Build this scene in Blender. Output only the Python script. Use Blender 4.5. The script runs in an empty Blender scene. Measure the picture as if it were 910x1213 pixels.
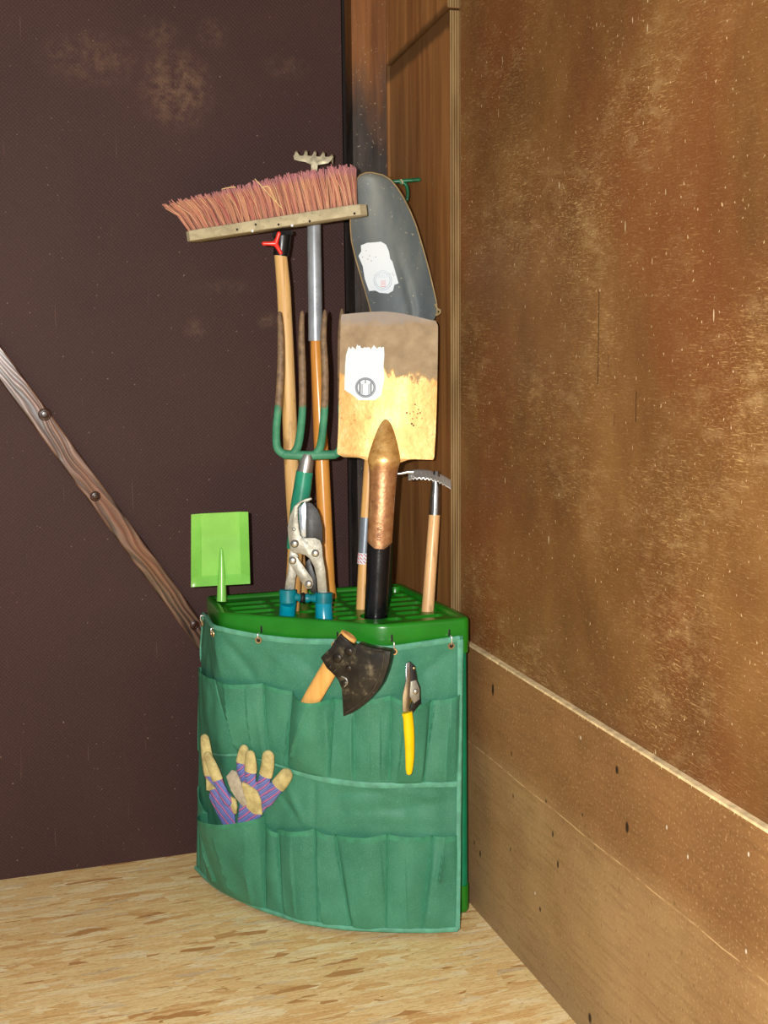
import bpy, bmesh, math, random
from mathutils import Vector, Matrix, noise
random.seed(7)
S = bpy.context.scene
COL = S.collection
V = Vector
PI = math.pi

# ------------------------------------------------------------------ camera
F, PIT, YAW, ROLL = 1488.2, .1471, .318, -.0101
C = V((-.8312, -2.4361, 1.06))
fw = V((math.sin(YAW)*math.cos(PIT), math.cos(YAW)*math.cos(PIT), -math.sin(PIT)))
rt = V((math.cos(YAW), -math.sin(YAW), 0)); up = rt.cross(fw)
r2 = rt*math.cos(ROLL)+up*math.sin(ROLL); u2 = -rt*math.sin(ROLL)+up*math.cos(ROLL)
cam = bpy.data.cameras.new('camera'); co = bpy.data.objects.new('camera', cam); COL.objects.link(co)
cam.sensor_fit = 'VERTICAL'; cam.sensor_height = 36; cam.lens = 36*F/1213
cam.clip_start = .02
co.matrix_world = Matrix(((r2.x, u2.x, -fw.x, C.x), (r2.y, u2.y, -fw.y, C.y), (r2.z, u2.z, -fw.z, C.z), (0, 0, 0, 1)))
S.camera = co

# survey helpers: where the sight line of a photo point meets a real plane
def ray(px, py): return fw+r2*((px-455)/F)+u2*((606.5-py)/F)
def atZ(px, py, z): d = ray(px, py); return C+d*((z-C.z)/d.z)
def atY(px, py, y): d = ray(px, py); return C+d*((y-C.y)/d.y)
def atX(px, py, x): d = ray(px, py); return C+d*((x-C.x)/d.x)
def onp(px, py, P0, N): d = ray(px, py); return C+d*((P0-C).dot(N)/d.dot(N))
def proj(P):
    d = P-C; z = d.dot(fw); return (455+F*d.dot(r2)/z, 606.5-F*d.dot(u2)/z)

# ------------------------------------------------------------------ node helper
class NT:
    def __init__(s, name):
        s.m = bpy.data.materials.new(name); s.m.use_nodes = True
        s.t = s.m.node_tree; s.b = s.t.nodes['Principled BSDF']
        s.tc = s.t.nodes.new('ShaderNodeTexCoord')
        s.P = s.tc.outputs['Object']
    def nd(s, ty, ins=None, **kw):
        n = s.t.nodes.new(ty)
        for k, v in kw.items(): setattr(n, k, v)
        for k, v in (ins or {}).items(): s.set(n.inputs[k], v)
        return n
    def set(s, sock, v):
        if isinstance(v, bpy.types.NodeSocket): s.t.links.new(v, sock)
        else: sock.default_value = v
    def math(s, op, a, b=0., c=0., clamp=False):
        n = s.nd('ShaderNodeMath', {0: a, 1: b, 2: c}, operation=op); n.use_clamp = clamp; return n.outputs[0]
    def map(s, rot=(0, 0, 0), sc=(1, 1, 1), loc=(0, 0, 0), vec=None):
        return s.nd('ShaderNodeMapping', {'Vector': vec or s.P, 'Rotation': rot, 'Scale': sc, 'Location': loc}).outputs[0]
    def noise(s, vec=None, scale=5., detail=4., rough=.5, dist=0.):
        return s.nd('ShaderNodeTexNoise', {'Vector': vec or s.P, 'Scale': scale, 'Detail': detail, 'Roughness': rough, 'Distortion': dist}).outputs[0]
    def vor(s, vec=None, scale=5., out='Color', feature='F1', rnd=1.):
        return s.nd('ShaderNodeTexVoronoi', {'Vector': vec or s.P, 'Scale': scale, 'Randomness': rnd}, feature=feature).outputs[out]
    def wave(s, vec=None, scale=5., dist=0., detail=2., dscale=1., dir='X', ty='BANDS', prof='SIN'):
        n = s.nd('ShaderNodeTexWave', {'Vector': vec or s.P, 'Scale': scale, 'Distortion': dist, 'Detail': detail, 'Detail Scale': dscale}, wave_type=ty, wave_profile=prof)
        if ty == 'BANDS': n.bands_direction = dir
        return n.outputs['Fac']
    def ramp(s, fac, stops, interp='LINEAR'):
        n = s.nd('ShaderNodeValToRGB', {'Fac': fac}); r = n.color_ramp; r.interpolation = interp
        while len(r.elements) < len(stops): r.elements.new(.5)
        for e, (p, c) in zip(r.elements, stops):
            e.position = p; e.color = srgb(c) if not isinstance(c, (int, float)) else (c, c, c, 1)
        return n.outputs[0]
    def step(s, v, lo, hi):
        n = s.nd('ShaderNodeMapRange', {0: v, 1: lo, 2: hi, 3: 0., 4: 1.}, interpolation_type='SMOOTHSTEP'); return n.outputs[0]
    def mix(s, f, a, b, bt='MIX'):
        n = s.nd('ShaderNodeMix', data_type='RGBA', blend_type=bt)
        s.set(n.inputs[0], f)
        s.set(n.inputs[6], srgb(a) if isinstance(a, tuple) else a); s.set(n.inputs[7], srgb(b) if isinstance(b, tuple) else b)
        return n.outputs[2]
    def sep(s, vec=None):
        n = s.nd('ShaderNodeSeparateXYZ', {0: vec or s.P}); return n.outputs
    def comb(s, x, y, z): return s.nd('ShaderNodeCombineXYZ', {0: x, 1: y, 2: z}).outputs[0]
    def bump(s, h, st=.3, d=.01, nrm=None):
        n = s.nd('ShaderNodeBump', {'Height': h, 'Strength': st, 'Distance': d})
        if nrm: s.t.links.new(nrm, n.inputs['Normal'])
        s.set(s.b.inputs['Normal'], n.outputs[0]); return n.outputs[0]
    def out(s, col, rough=.5, metal=0., spec=.5):
        s.set(s.b.inputs['Base Color'], srgb(col) if isinstance(col, tuple) else col)
        s.set(s.b.inputs['Roughness'], rough); s.set(s.b.inputs['Metallic'], metal)
        s.set(s.b.inputs['Specular IOR Level'], spec)
        return s.m
def lin(c): c /= 255.; return c/12.92 if c <= .04045 else ((c+.055)/1.055)**2.4
def srgb(c): return (lin(c[0]), lin(c[1]), lin(c[2]), 1)

def plain(name, c, rough=.5, metal=0., var=.12, scale=30., bump=0., spec=.5, bscale=200.):
    n = NT(name)
    f = n.noise(scale=scale, detail=5)
    dk = tuple(v*(1-var) for v in c); lt = tuple(min(255, v*(1+var)) for v in c)
    col = n.ramp(f, [(.3, dk), (.7, lt)])
    if bump: n.bump(n.noise(scale=bscale, detail=3), bump, .002)
    r = n.math('ADD', n.math('MULTIPLY', n.noise(scale=scale*1.7, detail=3), .25), rough-.12)
    return n.out(col, r, metal, spec)

# ------------------------------------------------------------------ materials
def spot(n, a, b, a0, b0, ra, rb, soft=.35):      # soft ellipse mask in two coordinates
    d = n.math('SQRT', n.math('ADD', n.math('POWER', n.math('DIVIDE', n.math('SUBTRACT', a, a0), ra), 2), n.math('POWER', n.math('DIVIDE', n.math('SUBTRACT', b, b0), rb), 2)))
    return n.step(d, 1+soft, 1-soft)

def mat_darkwall():
    n = NT('phenolic_mesh_plywood'); x, y, z = n.sep()
    k = 2*PI/.0078
    g = n.math('MULTIPLY', n.math('SINE', n.math('MULTIPLY', x, k)), n.math('SINE', n.math('MULTIPLY', z, k)))
    sp = n.noise(scale=420, detail=2)
    big = n.noise(scale=2.2, detail=5, rough=.6)
    col = n.ramp(big, [(.3, (55, 36, 35)), (.7, (67, 44, 41))])
    col = n.mix(n.math('MULTIPLY', n.step(g, .0, .9), .35), col, (80, 54, 52))
    col = n.mix(n.math('MULTIPLY', n.step(sp, .55, .75), .4), col, (100, 78, 74))
    dn = n.noise(scale=45, detail=6, rough=.75)
    tot = None
    for px, py, ra, rb, st in ((208, 105, .055, .06, .75), (110, 70, .075, .04, .42), (190, 42, .03, .025, .4), (252, 40, .025, .025, .3), (338, 80, .04, .02, .25), (232, 390, .02, .02, .35), (318, 380, .018, .014, .55), (266, 340, .05, .015, .2)):
        p = atY(px, py, 0)
        m = n.math('MULTIPLY', spot(n, x, z, p.x, p.z, ra, rb, .6), st)
        tot = m if tot is None else n.math('MAXIMUM', tot, m)
    ms = n.math('MULTIPLY', n.math('MULTIPLY', tot, .5), n.step(dn, .36, .72))
    col = n.mix(ms, col, (150, 122, 92))
    fle = n.step(n.noise(scale=160, detail=1), .74, .78)
    col = n.mix(n.math('MULTIPLY', fle, .6), col, (150, 125, 110))
    scr = n.step(n.noise(n.map(sc=(140, 1, 6)), scale=1, detail=2), .7, .76)
    col = n.mix(n.math('MULTIPLY', scr, .18), col, (140, 112, 100))
    n.bump(n.math('ADD', n.math('MULTIPLY', g, .5), sp), .3, .0012)
    return n.out(col, .62, 0, .22)

def mat_rightwall():
    n = NT('scuffed_brown_plywood'); x, y, z = n.sep()
    big = n.noise(n.map(sc=(1, 1.2, .8)), scale=3.2, detail=6, rough=.62)
    col = n.ramp(big, [(.28, (86, 55, 27)), (.48, (114, 76, 38)), (.72, (140, 100, 54))])
    gr = n.noise(n.map(sc=(20, 22, 1.2)), scale=3, detail=4)
    col = n.mix(n.math('MULTIPLY', n.step(gr, .5, .75), .12), col, (92, 58, 26))
    red = n.step(n.noise(n.map(sc=(1, 1.3, 1), loc=(0, 7, 4)), scale=2.4, detail=4), .46, .66)
    col = n.mix(n.math('MULTIPLY', red, .5), col, (122, 66, 32))
    # fine scuffs in several directions
    pz = n.step(n.noise(n.map(sc=(1, .9, 1)), scale=3.5, detail=3), .4, .68)
    hz = n.math('MULTIPLY', pz, n.step(n.noise(n.map(rot=(.3, 0, 0), sc=(1, 16, 34)), scale=1, detail=6, rough=.72), .46, .7))
    col = n.mix(n.math('MULTIPLY', hz, .45), col, (182, 152, 104))
    for ang, a, b, lo, amt in ((.45, 34, 420, .585, .6), (-.22, 60, 480, .59, .55), (.15, 40, 560, .60, .6), (.8, 50, 380, .63, .5)):
        s1 = n.noise(n.map(rot=(ang, 0, 0), sc=(1, a, b)), scale=1, detail=3, rough=.6)
        s1 = n.math('MULTIPLY', n.step(s1, lo, lo+.12), n.math('ADD', n.math('MULTIPLY', pz, .75), .2))
        col = n.mix(n.math('MULTIPLY', s1, amt), col, (214, 178, 120))
    fg = n.noise(n.map(rot=(.3, 0, 0), sc=(1, 170, 480)), scale=1, detail=3, rough=.7)
    col = n.mix(n.math('MULTIPLY', n.step(fg, .5, .72), n.math('ADD', .16, n.math('MULTIPLY', pz, .4))), col, (190, 150, 96))
    ch = n.step(n.noise(n.map(sc=(1, 190, 120)), scale=1, detail=2), .68, .74)
    col = n.mix(n.math('MULTIPLY', ch, .75), col, (226, 200, 152))
    vs = n.step(n.noise(n.map(sc=(1, 130, 24)), scale=1, detail=1), .775, .80)
    col = n.mix(n.math('MULTIPLY', vs, .8), col, (226, 205, 165))
    dk = n.step(n.noise(n.map(rot=(.5, 0, 0), sc=(1, 1.4, 2.6), loc=(0, 3, 2)), scale=1.2, detail=4), .52, .8)
    col = n.mix(n.math('MULTIPLY', dk, .45), col, (104, 74, 34))
    for px, py0, py1 in ((710, 345, 455), (754, 463, 500), (721, 420, 436), (728, 490, 505)):
        a = atX(px, py0, .010); b = atX(px, py1, .010)
        w = .0011 if py1-py0 > 30 else .0007
        m = n.math('MULTIPLY', n.math('LESS_THAN', n.math('ABSOLUTE', n.math('SUBTRACT', y, a.y)), w), n.math('LESS_THAN', n.math('ABSOLUTE', n.math('SUBTRACT', z, (a.z+b.z)/2)), abs(a.z-b.z)/2))
        col = n.mix(n.math('MULTIPLY', m, .85), col, (48, 28, 12))
    n.bump(n.noise(n.map(rot=(.3, 0, 0), sc=(1, 60, 260)), scale=1, detail=3), .25, .002)
    r = n.math('ADD', .38, n.math('MULTIPLY', n.noise(n.map(rot=(.3, 0, 0), sc=(1, 20, 120)), scale=1, detail=4), .3))
    return n.out(col, r, 0, .45)

def mat_kick():
    n = NT('worn_lower_plywood'); x, y, z = n.sep()
    z2 = .308
    grain = n.noise(n.map(sc=(1, 5, 60)), scale=2, detail=6, rough=.65)
    big = n.noise(scale=3.5, detail=5, rough=.6)
    cu = n.ramp(big, [(.3, (122, 86, 50)), (.7, (156, 114, 70))])
    cl = n.ramp(big, [(.3, (142, 108, 68)), (.7, (174, 142, 98))])
    edge = n.math('ADD', z, n.math('MULTIPLY', n.noise(n.map(sc=(1, 9, 9)), scale=1), .008))
    col = n.mix(n.step(edge, z2+.05, z2-.02), cu, cl)
    dirt = n.step(n.math('ADD', z, n.math('MULTIPLY', big, .18)), .26, .02)
    col = n.mix(n.math('MULTIPLY', dirt, .45), col, (150, 134, 106))
    col = n.mix(n.math('MULTIPLY', n.step(grain, .45, .7), .3), col, (104, 72, 40))
    sp = n.step(n.noise(n.map(sc=(1, 220, 260)), scale=1, detail=4), .54, .74)
    col = n.mix(n.math('MULTIPLY', sp, .5), col, (205, 174, 126))
    sp2 = n.step(n.noise(n.map(sc=(1, 160, 90), loc=(0, 5, 1)), scale=1, detail=2), .63, .72)
    col = n.mix(n.math('MULTIPLY', sp2, .4), col, (84, 58, 30))
    ln = n.math('MULTIPLY', n.step(n.math('ABSOLUTE', n.math('SUBTRACT', edge, z2+.006)), .0016, .0005), n.step(n.noise(n.map(sc=(1, 30, 30)), scale=1), .34, .6))
    col = n.mix(n.math('MULTIPLY', ln, .7), col, (218, 184, 134))
    for px, py, a, b in ((584, 817, .0045, .011), (731, 912, .004, .006), (743, 980, .0045, .008), (606, 893, .002, .004), (655, 988, .0025, .005), (661, 1024, .003, .006), (562, 998, .002, .005), (569, 1011, .003, .006), (605, 1006, .002, .004), (699, 1206, .005, .008), (647, 949, .002, .003), (640, 1077, .003, .004), (608, 943, .002, .004), (690, 965, .002, .003)):
        p = atX(px, py, 0)
        col = n.mix(n.math('MULTIPLY', spot(n, y, z, p.y, p.z, a, b, .35), .92), col, (30, 20, 12))
    for px, py in ((790, 980), (815, 1015), (887, 1012), (884, 1127), (634, 1058), (688, 874)):
        p = atX(px, py, 0)
        col = n.mix(spot(n, y, z, p.y, p.z, .0018, .0028, .4), col, (216, 204, 184))
    n.bump(grain, .3, .002)
    return n.out(col, .62, 0, .3)

def mat_osb():
    n = NT('oriented_strand_board')
    def layer(ang, a, b, off):
        v = n.map(rot=(0, 0, ang), sc=(a, b, 1), loc=(off, off*.7, 0))
        w = n.nd('ShaderNodeVectorMath', {0: v, 1: n.nd('ShaderNodeVectorMath', {0: n.nd('ShaderNodeTexNoise', {'Vector': n.P, 'Scale': 25., 'Detail': 2.}).outputs['Color'], 1: (.5, .5, 0)}, operation='MULTIPLY').outputs[0]}, operation='ADD').outputs[0]
        c = n.vor(w, 1.)
        q = n.sep(c); fib = n.noise(n.map(rot=(0, 0, ang), sc=(20, 330, 1), loc=(off, 0, 0)), scale=1, detail=5, rough=.65)
        return q[0], q[1], fib
    L = [layer(.12, 13, 82, 0), layer(-.7, 15, 74, 7.3), layer(.95, 16, 80, 13.1), layer(-.15, 11, 75, 21.7), layer(1.45, 18, 60, 4.4), layer(.45, 17, 85, 31.4), layer(-1.2, 18, 62, 17.9)]
    bp, bt, bf = L[0]
    for p, t, f in L[1:]:
        g = n.math('GREATER_THAN', p, bp)
        def sel(a, b): return n.nd('ShaderNodeMix', {0: g, 2: a, 3: b}, data_type='FLOAT').outputs[0]
        bt, bf, bp = sel(bt, t), sel(bf, f), n.math('MAXIMUM', p, bp)
    col = n.ramp(bt, [(0., (208, 156, 94)), (.12, (232, 190, 126)), (.4, (240, 206, 144)), (.75, (246, 218, 158)), (.93, (252, 232, 184)), (1., (216, 190, 148))])
    col = n.mix(n.math('MULTIPLY', n.step(bf, .5, .66), .6), col, (190, 142, 82))
    col = n.mix(n.math('MULTIPLY', n.step(bf, .46, .3), .3), col, (252, 234, 190))
    gn = n.noise(n.map(rot=(0, 0, .2), sc=(120, 300, 1)), scale=1, detail=5, rough=.75)
    col = n.mix(n.math('MULTIPLY', n.step(gn, .5, .72), .55), col, (176, 132, 76))
    col = n.mix(n.math('MULTIPLY', n.step(gn, .48, .28), .5), col, (255, 240, 200))
    rare = n.step(bt, .06, .03)
    col = n.mix(n.math('MULTIPLY', rare, .45), col, (164, 110, 58))
    pit = n.step(n.noise(n.map(rot=(0, 0, .2), sc=(50, 210, 1)), scale=1, detail=3), .66, .72)
    col = n.mix(n.math('MULTIPLY', pit, .6), col, (112, 84, 48))
    big = n.noise(scale=3, detail=3)
    col = n.mix(n.math('MULTIPLY', n.step(big, .45, .7), .18), col, (196, 160, 108))
    n.bump(n.math('ADD', bp, n.math('MULTIPLY', bf, .5)), .5, .003)
    return n.out(col, .6, 0, .3)

def mat_wood(name, c1, c2, axis='Z', sc=1., rough=.42, dark=None):
    n = NT(name)
    s = {'Z': (60, 60, 2.5), 'X': (2.5, 60, 60)}[axis]
    g = n.noise(n.map(sc=s), scale=sc, detail=5, rough=.6, dist=.6)
    col = n.ramp(g, [(.3, c1), (.68, c2)])
    f = n.step(n.noise(n.map(sc=tuple(v*4 for v in s)), scale=sc, detail=2), .62, .72)
    col = n.mix(n.math('MULTIPLY', f, .45), col, tuple(v*.6 for v in c1))
    if dark:
        m = n.step(n.noise(n.map(sc=(25, 25, 9)), scale=1, detail=5, rough=.7), .56, .68)
        col = n.mix(n.math('MULTIPLY', m, dark[1]), col, dark[0])
    n.bump(g, .15, .001)
    return n.out(col, rough, 0, .5)

def mat_beam():
    n = NT('scorched_timber'); x, y, z = n.sep()
    g = n.noise(n.map(sc=(50, 50, 3)), scale=1, detail=5, dist=.5)
    col = n.ramp(g, [(.3, (104, 62, 30)), (.7, (146, 96, 52))])
    char = n.step(n.math('ADD', z, n.math('MULTIPLY', n.noise(n.map(sc=(14, 14, 4)), scale=1, detail=5), .5)), 1.88, 1.66)
    ck = n.ramp(n.noise(n.map(sc=(30, 30, 14)), scale=1, detail=6), [(.35, (40, 35, 33)), (.7, (74, 64, 58))])
    col = n.mix(char, col, ck)
    w = n.step(n.noise(n.map(sc=(70, 70, 45)), scale=1, detail=3, rough=.7), .66, .76)
    p = atY(440, 190, .012)
    w = n.math('MULTIPLY', w, spot(n, x, z, p.x, p.z, .06, .06, .5))
    col = n.mix(w, col, (216, 216, 214))
    gl = n.step(n.noise(scale=210, detail=1), .72, .76)
    col = n.mix(n.math('MULTIPLY', gl, .6), col, (190, 170, 140))
    n.bump(g, .4, .003)
    return n.out(col, .45, 0, .5)

def mat_panel():
    n = NT('brown_veneer_board'); x, y, z = n.sep()
    g = n.noise(n.map(sc=(40, 40, 2.2)), scale=1, detail=6, dist=.8)
    col = n.ramp(g, [(.28, (124, 80, 40)), (.5, (150, 102, 56)), (.74, (174, 122, 70))])
    red = n.step(n.noise(n.map(sc=(9, 9, 1.2)), scale=1, detail=4), .52, .72)
    col = n.mix(n.math('MULTIPLY', red, .4), col, (126, 68, 34))
    sp = n.step(n.noise(n.map(sc=(1, 220, 110)), scale=1, detail=2), .66, .74)
    col = n.mix(n.math('MULTIPLY', sp, .55), col, (196, 156, 96))
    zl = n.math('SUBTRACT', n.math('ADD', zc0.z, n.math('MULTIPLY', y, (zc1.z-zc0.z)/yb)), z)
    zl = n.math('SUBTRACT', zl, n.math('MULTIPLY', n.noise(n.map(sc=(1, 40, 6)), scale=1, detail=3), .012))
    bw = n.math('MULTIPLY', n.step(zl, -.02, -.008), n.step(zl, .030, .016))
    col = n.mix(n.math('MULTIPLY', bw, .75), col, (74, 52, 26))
    n.bump(g, .2, .002)
    return n.out(col, .5, 0, .4)

def mat_plyedge(name='plywood_edge', axis=0, per=.0046):
    n = NT(name); x, y, z = n.sep()
    l = n.math('SINE', n.math('MULTIPLY', (x, y, z)[axis], 2*PI/per))
    col = n.ramp(n.math('ADD', n.math('MULTIPLY', l, .35), n.math('MULTIPLY', n.noise(n.map(sc=(60, 60, 8)), scale=1, detail=4), 1.)), [(.15, (84, 62, 36)), (.55, (122, 98, 62)), (.95, (152, 128, 90))])
    return n.out(col, .7, 0, .2)

def mat_batten():
    n = NT('varnished_knotty_wood'); x, y, z = n.sep()
    ang = BATTEN_ANG
    dot = lambda d: n.nd('ShaderNodeVectorMath', {0: n.P, 1: tuple(d)}, operation='DOT_PRODUCT').outputs['Value']
    a, c = dot(dv), dot(wv); b = y; v = n.comb(a, b, c)
    dist = n.noise(n.map(sc=(5, 8, 16), vec=v), scale=1, detail=2)
    g = n.noise(n.map(sc=(3, 60, 70), vec=v), scale=1, detail=4, dist=1.6)
    rings = n.math('SINE', n.math('ADD', n.math('MULTIPLY', c, 520.), n.math('MULTIPLY', dist, 34.)))
    col = n.ramp(n.math('ADD', n.math('MULTIPLY', rings, .28), g), [(.2, (44, 30, 24)), (.55, (86, 60, 48)), (.9, (124, 94, 78))])
    gl = n.step(n.noise(n.map(sc=(2, 30, 40), vec=v, loc=(3, 0, 0)), scale=1, detail=4), .5, .7)
    col = n.mix(n.math('MULTIPLY', gl, .35), col, (140, 74, 34))
    n.bump(n.math('ADD', rings, g), .35, .0012)
    n.set(n.b.inputs['Coat Weight'], .6); n.set(n.b.inputs['Coat Roughness'], .15)
    return n.out(col, .32, 0, .7)

def mat_fabric():
    n = NT('green_woven_nylon'); x, y, z = n.sep()
    f = n.noise(scale=9, detail=5, rough=.6)
    col = n.ramp(f, [(.3, (52, 118, 92)), (.7, (68, 138, 110))])
    t = n.noise(scale=520, detail=2)
    col = n.mix(n.math('MULTIPLY', n.step(t, .5, .75), .3), col, (108, 176, 146))
    wv = n.noise(n.map(sc=(24, 24, 24)), scale=1, detail=3, rough=.45, dist=.8)
    n.bump(n.math('ADD', n.math('MULTIPLY', wv, .5), n.math('MULTIPLY', t, .12)), .4, .006)
    return n.out(col, .55, 0, .35)

def mat_spade():
    n = NT('lacquered_spade_steel'); x, y, z = n.sep()
    ed = n.math('ADD', z, n.math('MULTIPLY', n.math('SUBTRACT', n.noise(n.map(sc=(55, 20, 28)), scale=1, detail=5, rough=.65), .5), .075))
    mud = n.step(ed, MUDZ-.006, MUDZ+.006)
    gold = n.ramp(n.noise(n.map(sc=(30, 30, 14)), scale=1, detail=6, rough=.7), [(.3, (168, 122, 58)), (.5, (194, 150, 84)), (.72, (210, 178, 122))])
    dots = n.step(n.noise(scale=190, detail=3), .62, .72)
    gold = n.mix(n.math('MULTIPLY', dots, .55), gold, (120, 76, 34))
    mudc = n.ramp(n.noise(scale=45, detail=6, rough=.6), [(.3, (146, 126, 100)), (.7, (174, 154, 124))])
    rust = n.step(n.math('ADD', z, n.math('MULTIPLY', n.noise(n.map(sc=(60, 60, 60)), scale=1, detail=4), .03)), SPTOP+.001, SPTOP+.014)
    mudc = n.mix(n.math('MULTIPLY', rust, .6), mudc, (150, 146, 146))
    col = n.mix(mud, gold, mudc)
    ro = n.nd('ShaderNodeMix', {0: mud, 2: .43, 3: .9}, data_type='FLOAT').outputs[0]
    me = n.nd('ShaderNodeMix', {0: mud, 2: .4, 3: 0.}, data_type='FLOAT').outputs[0]
    n.bump(n.noise(scale=120, detail=4), .25, .0015)
    return n.out(col, ro, me, .5)

def mat_socket():
    n = NT('gold_to_bronze_steel'); x, y, z = n.sep()
    z0 = onp(455, 556, T, N).z
    e = n.math('ADD', z, n.math('MULTIPLY', n.math('SUBTRACT', n.noise(scale=38, detail=5, rough=.65), .5), .05))
    f = n.noise(scale=60, detail=6, rough=.7)
    gold = n.ramp(f, [(.3, (150, 106, 48)), (.5, (196, 150, 82)), (.72, (214, 178, 116))])
    bz = n.ramp(f, [(.3, (124, 80, 46)), (.5, (160, 110, 66)), (.72, (184, 140, 94))])
    dots = n.step(n.noise(scale=170, detail=3), .62, .72)
    col = n.mix(n.step(e, z0-.012, z0+.012), bz, gold)
    col = n.mix(n.math('MULTIPLY', dots, .45), col, (86, 54, 28))
    n.bump(n.noise(scale=130, detail=4), .25, .0015)
    n.set(n.b.inputs['Coat Weight'], .5); n.set(n.b.inputs['Coat Roughness'], .12)
    return n.out(col, .34, .4, .5)

def mat_shovel():
    n = NT('dark_blue_grey_steel')
    f = n.noise(n.map(sc=(14, 14, 5)), scale=1, detail=6, rough=.6)
    col = n.ramp(f, [(.3, (72, 80, 84)), (.55, (92, 100, 102)), (.78, (118, 122, 116))])
    sp = n.step(n.noise(scale=170, detail=2), .68, .74)
    col = n.mix(n.math('MULTIPLY', sp, .6), col, (178, 172, 150))
    n.bump(f, .15, .002)
    return n.out(col, .52, .15, .45)

def mat_tines():
    n = NT('teal_painted_rusty_iron'); x, y, z = n.sep()
    ed = n.math('ADD', z, n.math('MULTIPLY', n.math('SUBTRACT', n.noise(scale=60, detail=4), .5), .06))
    m = n.step(ed, TINEZ-.006, TINEZ+.006)
    mud = n.ramp(n.noise(scale=70, detail=6, rough=.7), [(.3, (88, 70, 52)), (.7, (148, 122, 92))])
    teal = n.ramp(n.noise(scale=30, detail=5), [(.3, (44, 116, 88)), (.6, (72, 146, 112)), (.8, (128, 140, 84))])
    n.bump(n.noise(scale=140, detail=4), .4, .002)
    return n.out(n.mix(m, teal, mud), .55, 0, .4)

def mat_sticker(name, c=(222, 232, 240)):
    n = NT(name)
    f = n.step(n.noise(scale=70, detail=5, rough=.7), .66, .72)
    return n.out(n.mix(n.math('MULTIPLY', f, .5), c, (150, 160, 168)), .6, 0, .3)

def mat_sheath():
    n = NT('dusty_black_sheath')
    f = n.noise(scale=38, detail=7, rough=.7)
    col = n.ramp(f, [(.42, (20, 19, 17)), (.56, (40, 37, 31)), (.72, (124, 114, 92))])
    n.bump(n.noise(scale=90, detail=4), .25, .002)
    return n.out(col, .38, 0, .5)

def mat_stripes(name, ang):
    n = NT(name)
    v = n.map(rot=(0, ang, 0)); a, b, c = n.sep(v)
    w = n.math('ADD', n.math('MULTIPLY', c, 1/.0105), n.math('MULTIPLY', n.noise(scale=60, detail=2), .25))
    fr = n.math('FRACT', w)
    col = n.ramp(fr, [(0., (88, 104, 176)), (.3, (128, 146, 206)), (.48, (84, 96, 168)), (.56, (198, 110, 150)), (.72, (206, 128, 160)), (.78, (96, 92, 166)), (.9, (120, 138, 200))])
    col = n.mix(n.math('MULTIPLY', n.noise(scale=140, detail=4), .3), col, (80, 70, 120))
    n.bump(n.noise(scale=260, detail=3), .4, .002)
    return n.out(col, .85, 0, .2)

def mat_leather():
    n = NT('pale_yellow_leather')
    f = n.noise(scale=55, detail=6, rough=.65)
    col = n.ramp(f, [(.3, (160, 146, 98)), (.55, (202, 188, 130)), (.8, (222, 210, 156))])
    n.bump(n.noise(scale=120, detail=5), .5, .002)
    return n.out(col, .85, 0, .2)

def mat_bristle():
    n = NT('pink_and_tan_bristle')
    r = n.nd('ShaderNodeNewGeometry').outputs['Random Per Island']
    h = n.nd('ShaderNodeVectorMath', {0: n.nd('ShaderNodeVectorMath', {0: n.P, 1: tuple(e0-base)}, operation='SUBTRACT').outputs[0], 1: tuple(Ux)}, operation='DOT_PRODUCT').outputs['Value']
    col = n.ramp(r, [(0., (184, 116, 104)), (.2, (198, 146, 114)), (.5, (206, 158, 124)), (.72, (186, 126, 112)), (.9, (160, 82, 82)), (1., (212, 172, 136))])
    tip = n.math('MULTIPLY', n.step(h, .056, .070), .75)
    col = n.mix(tip, col, (186, 126, 136))
    return n.out(col, .55, 0, .4)

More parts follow.
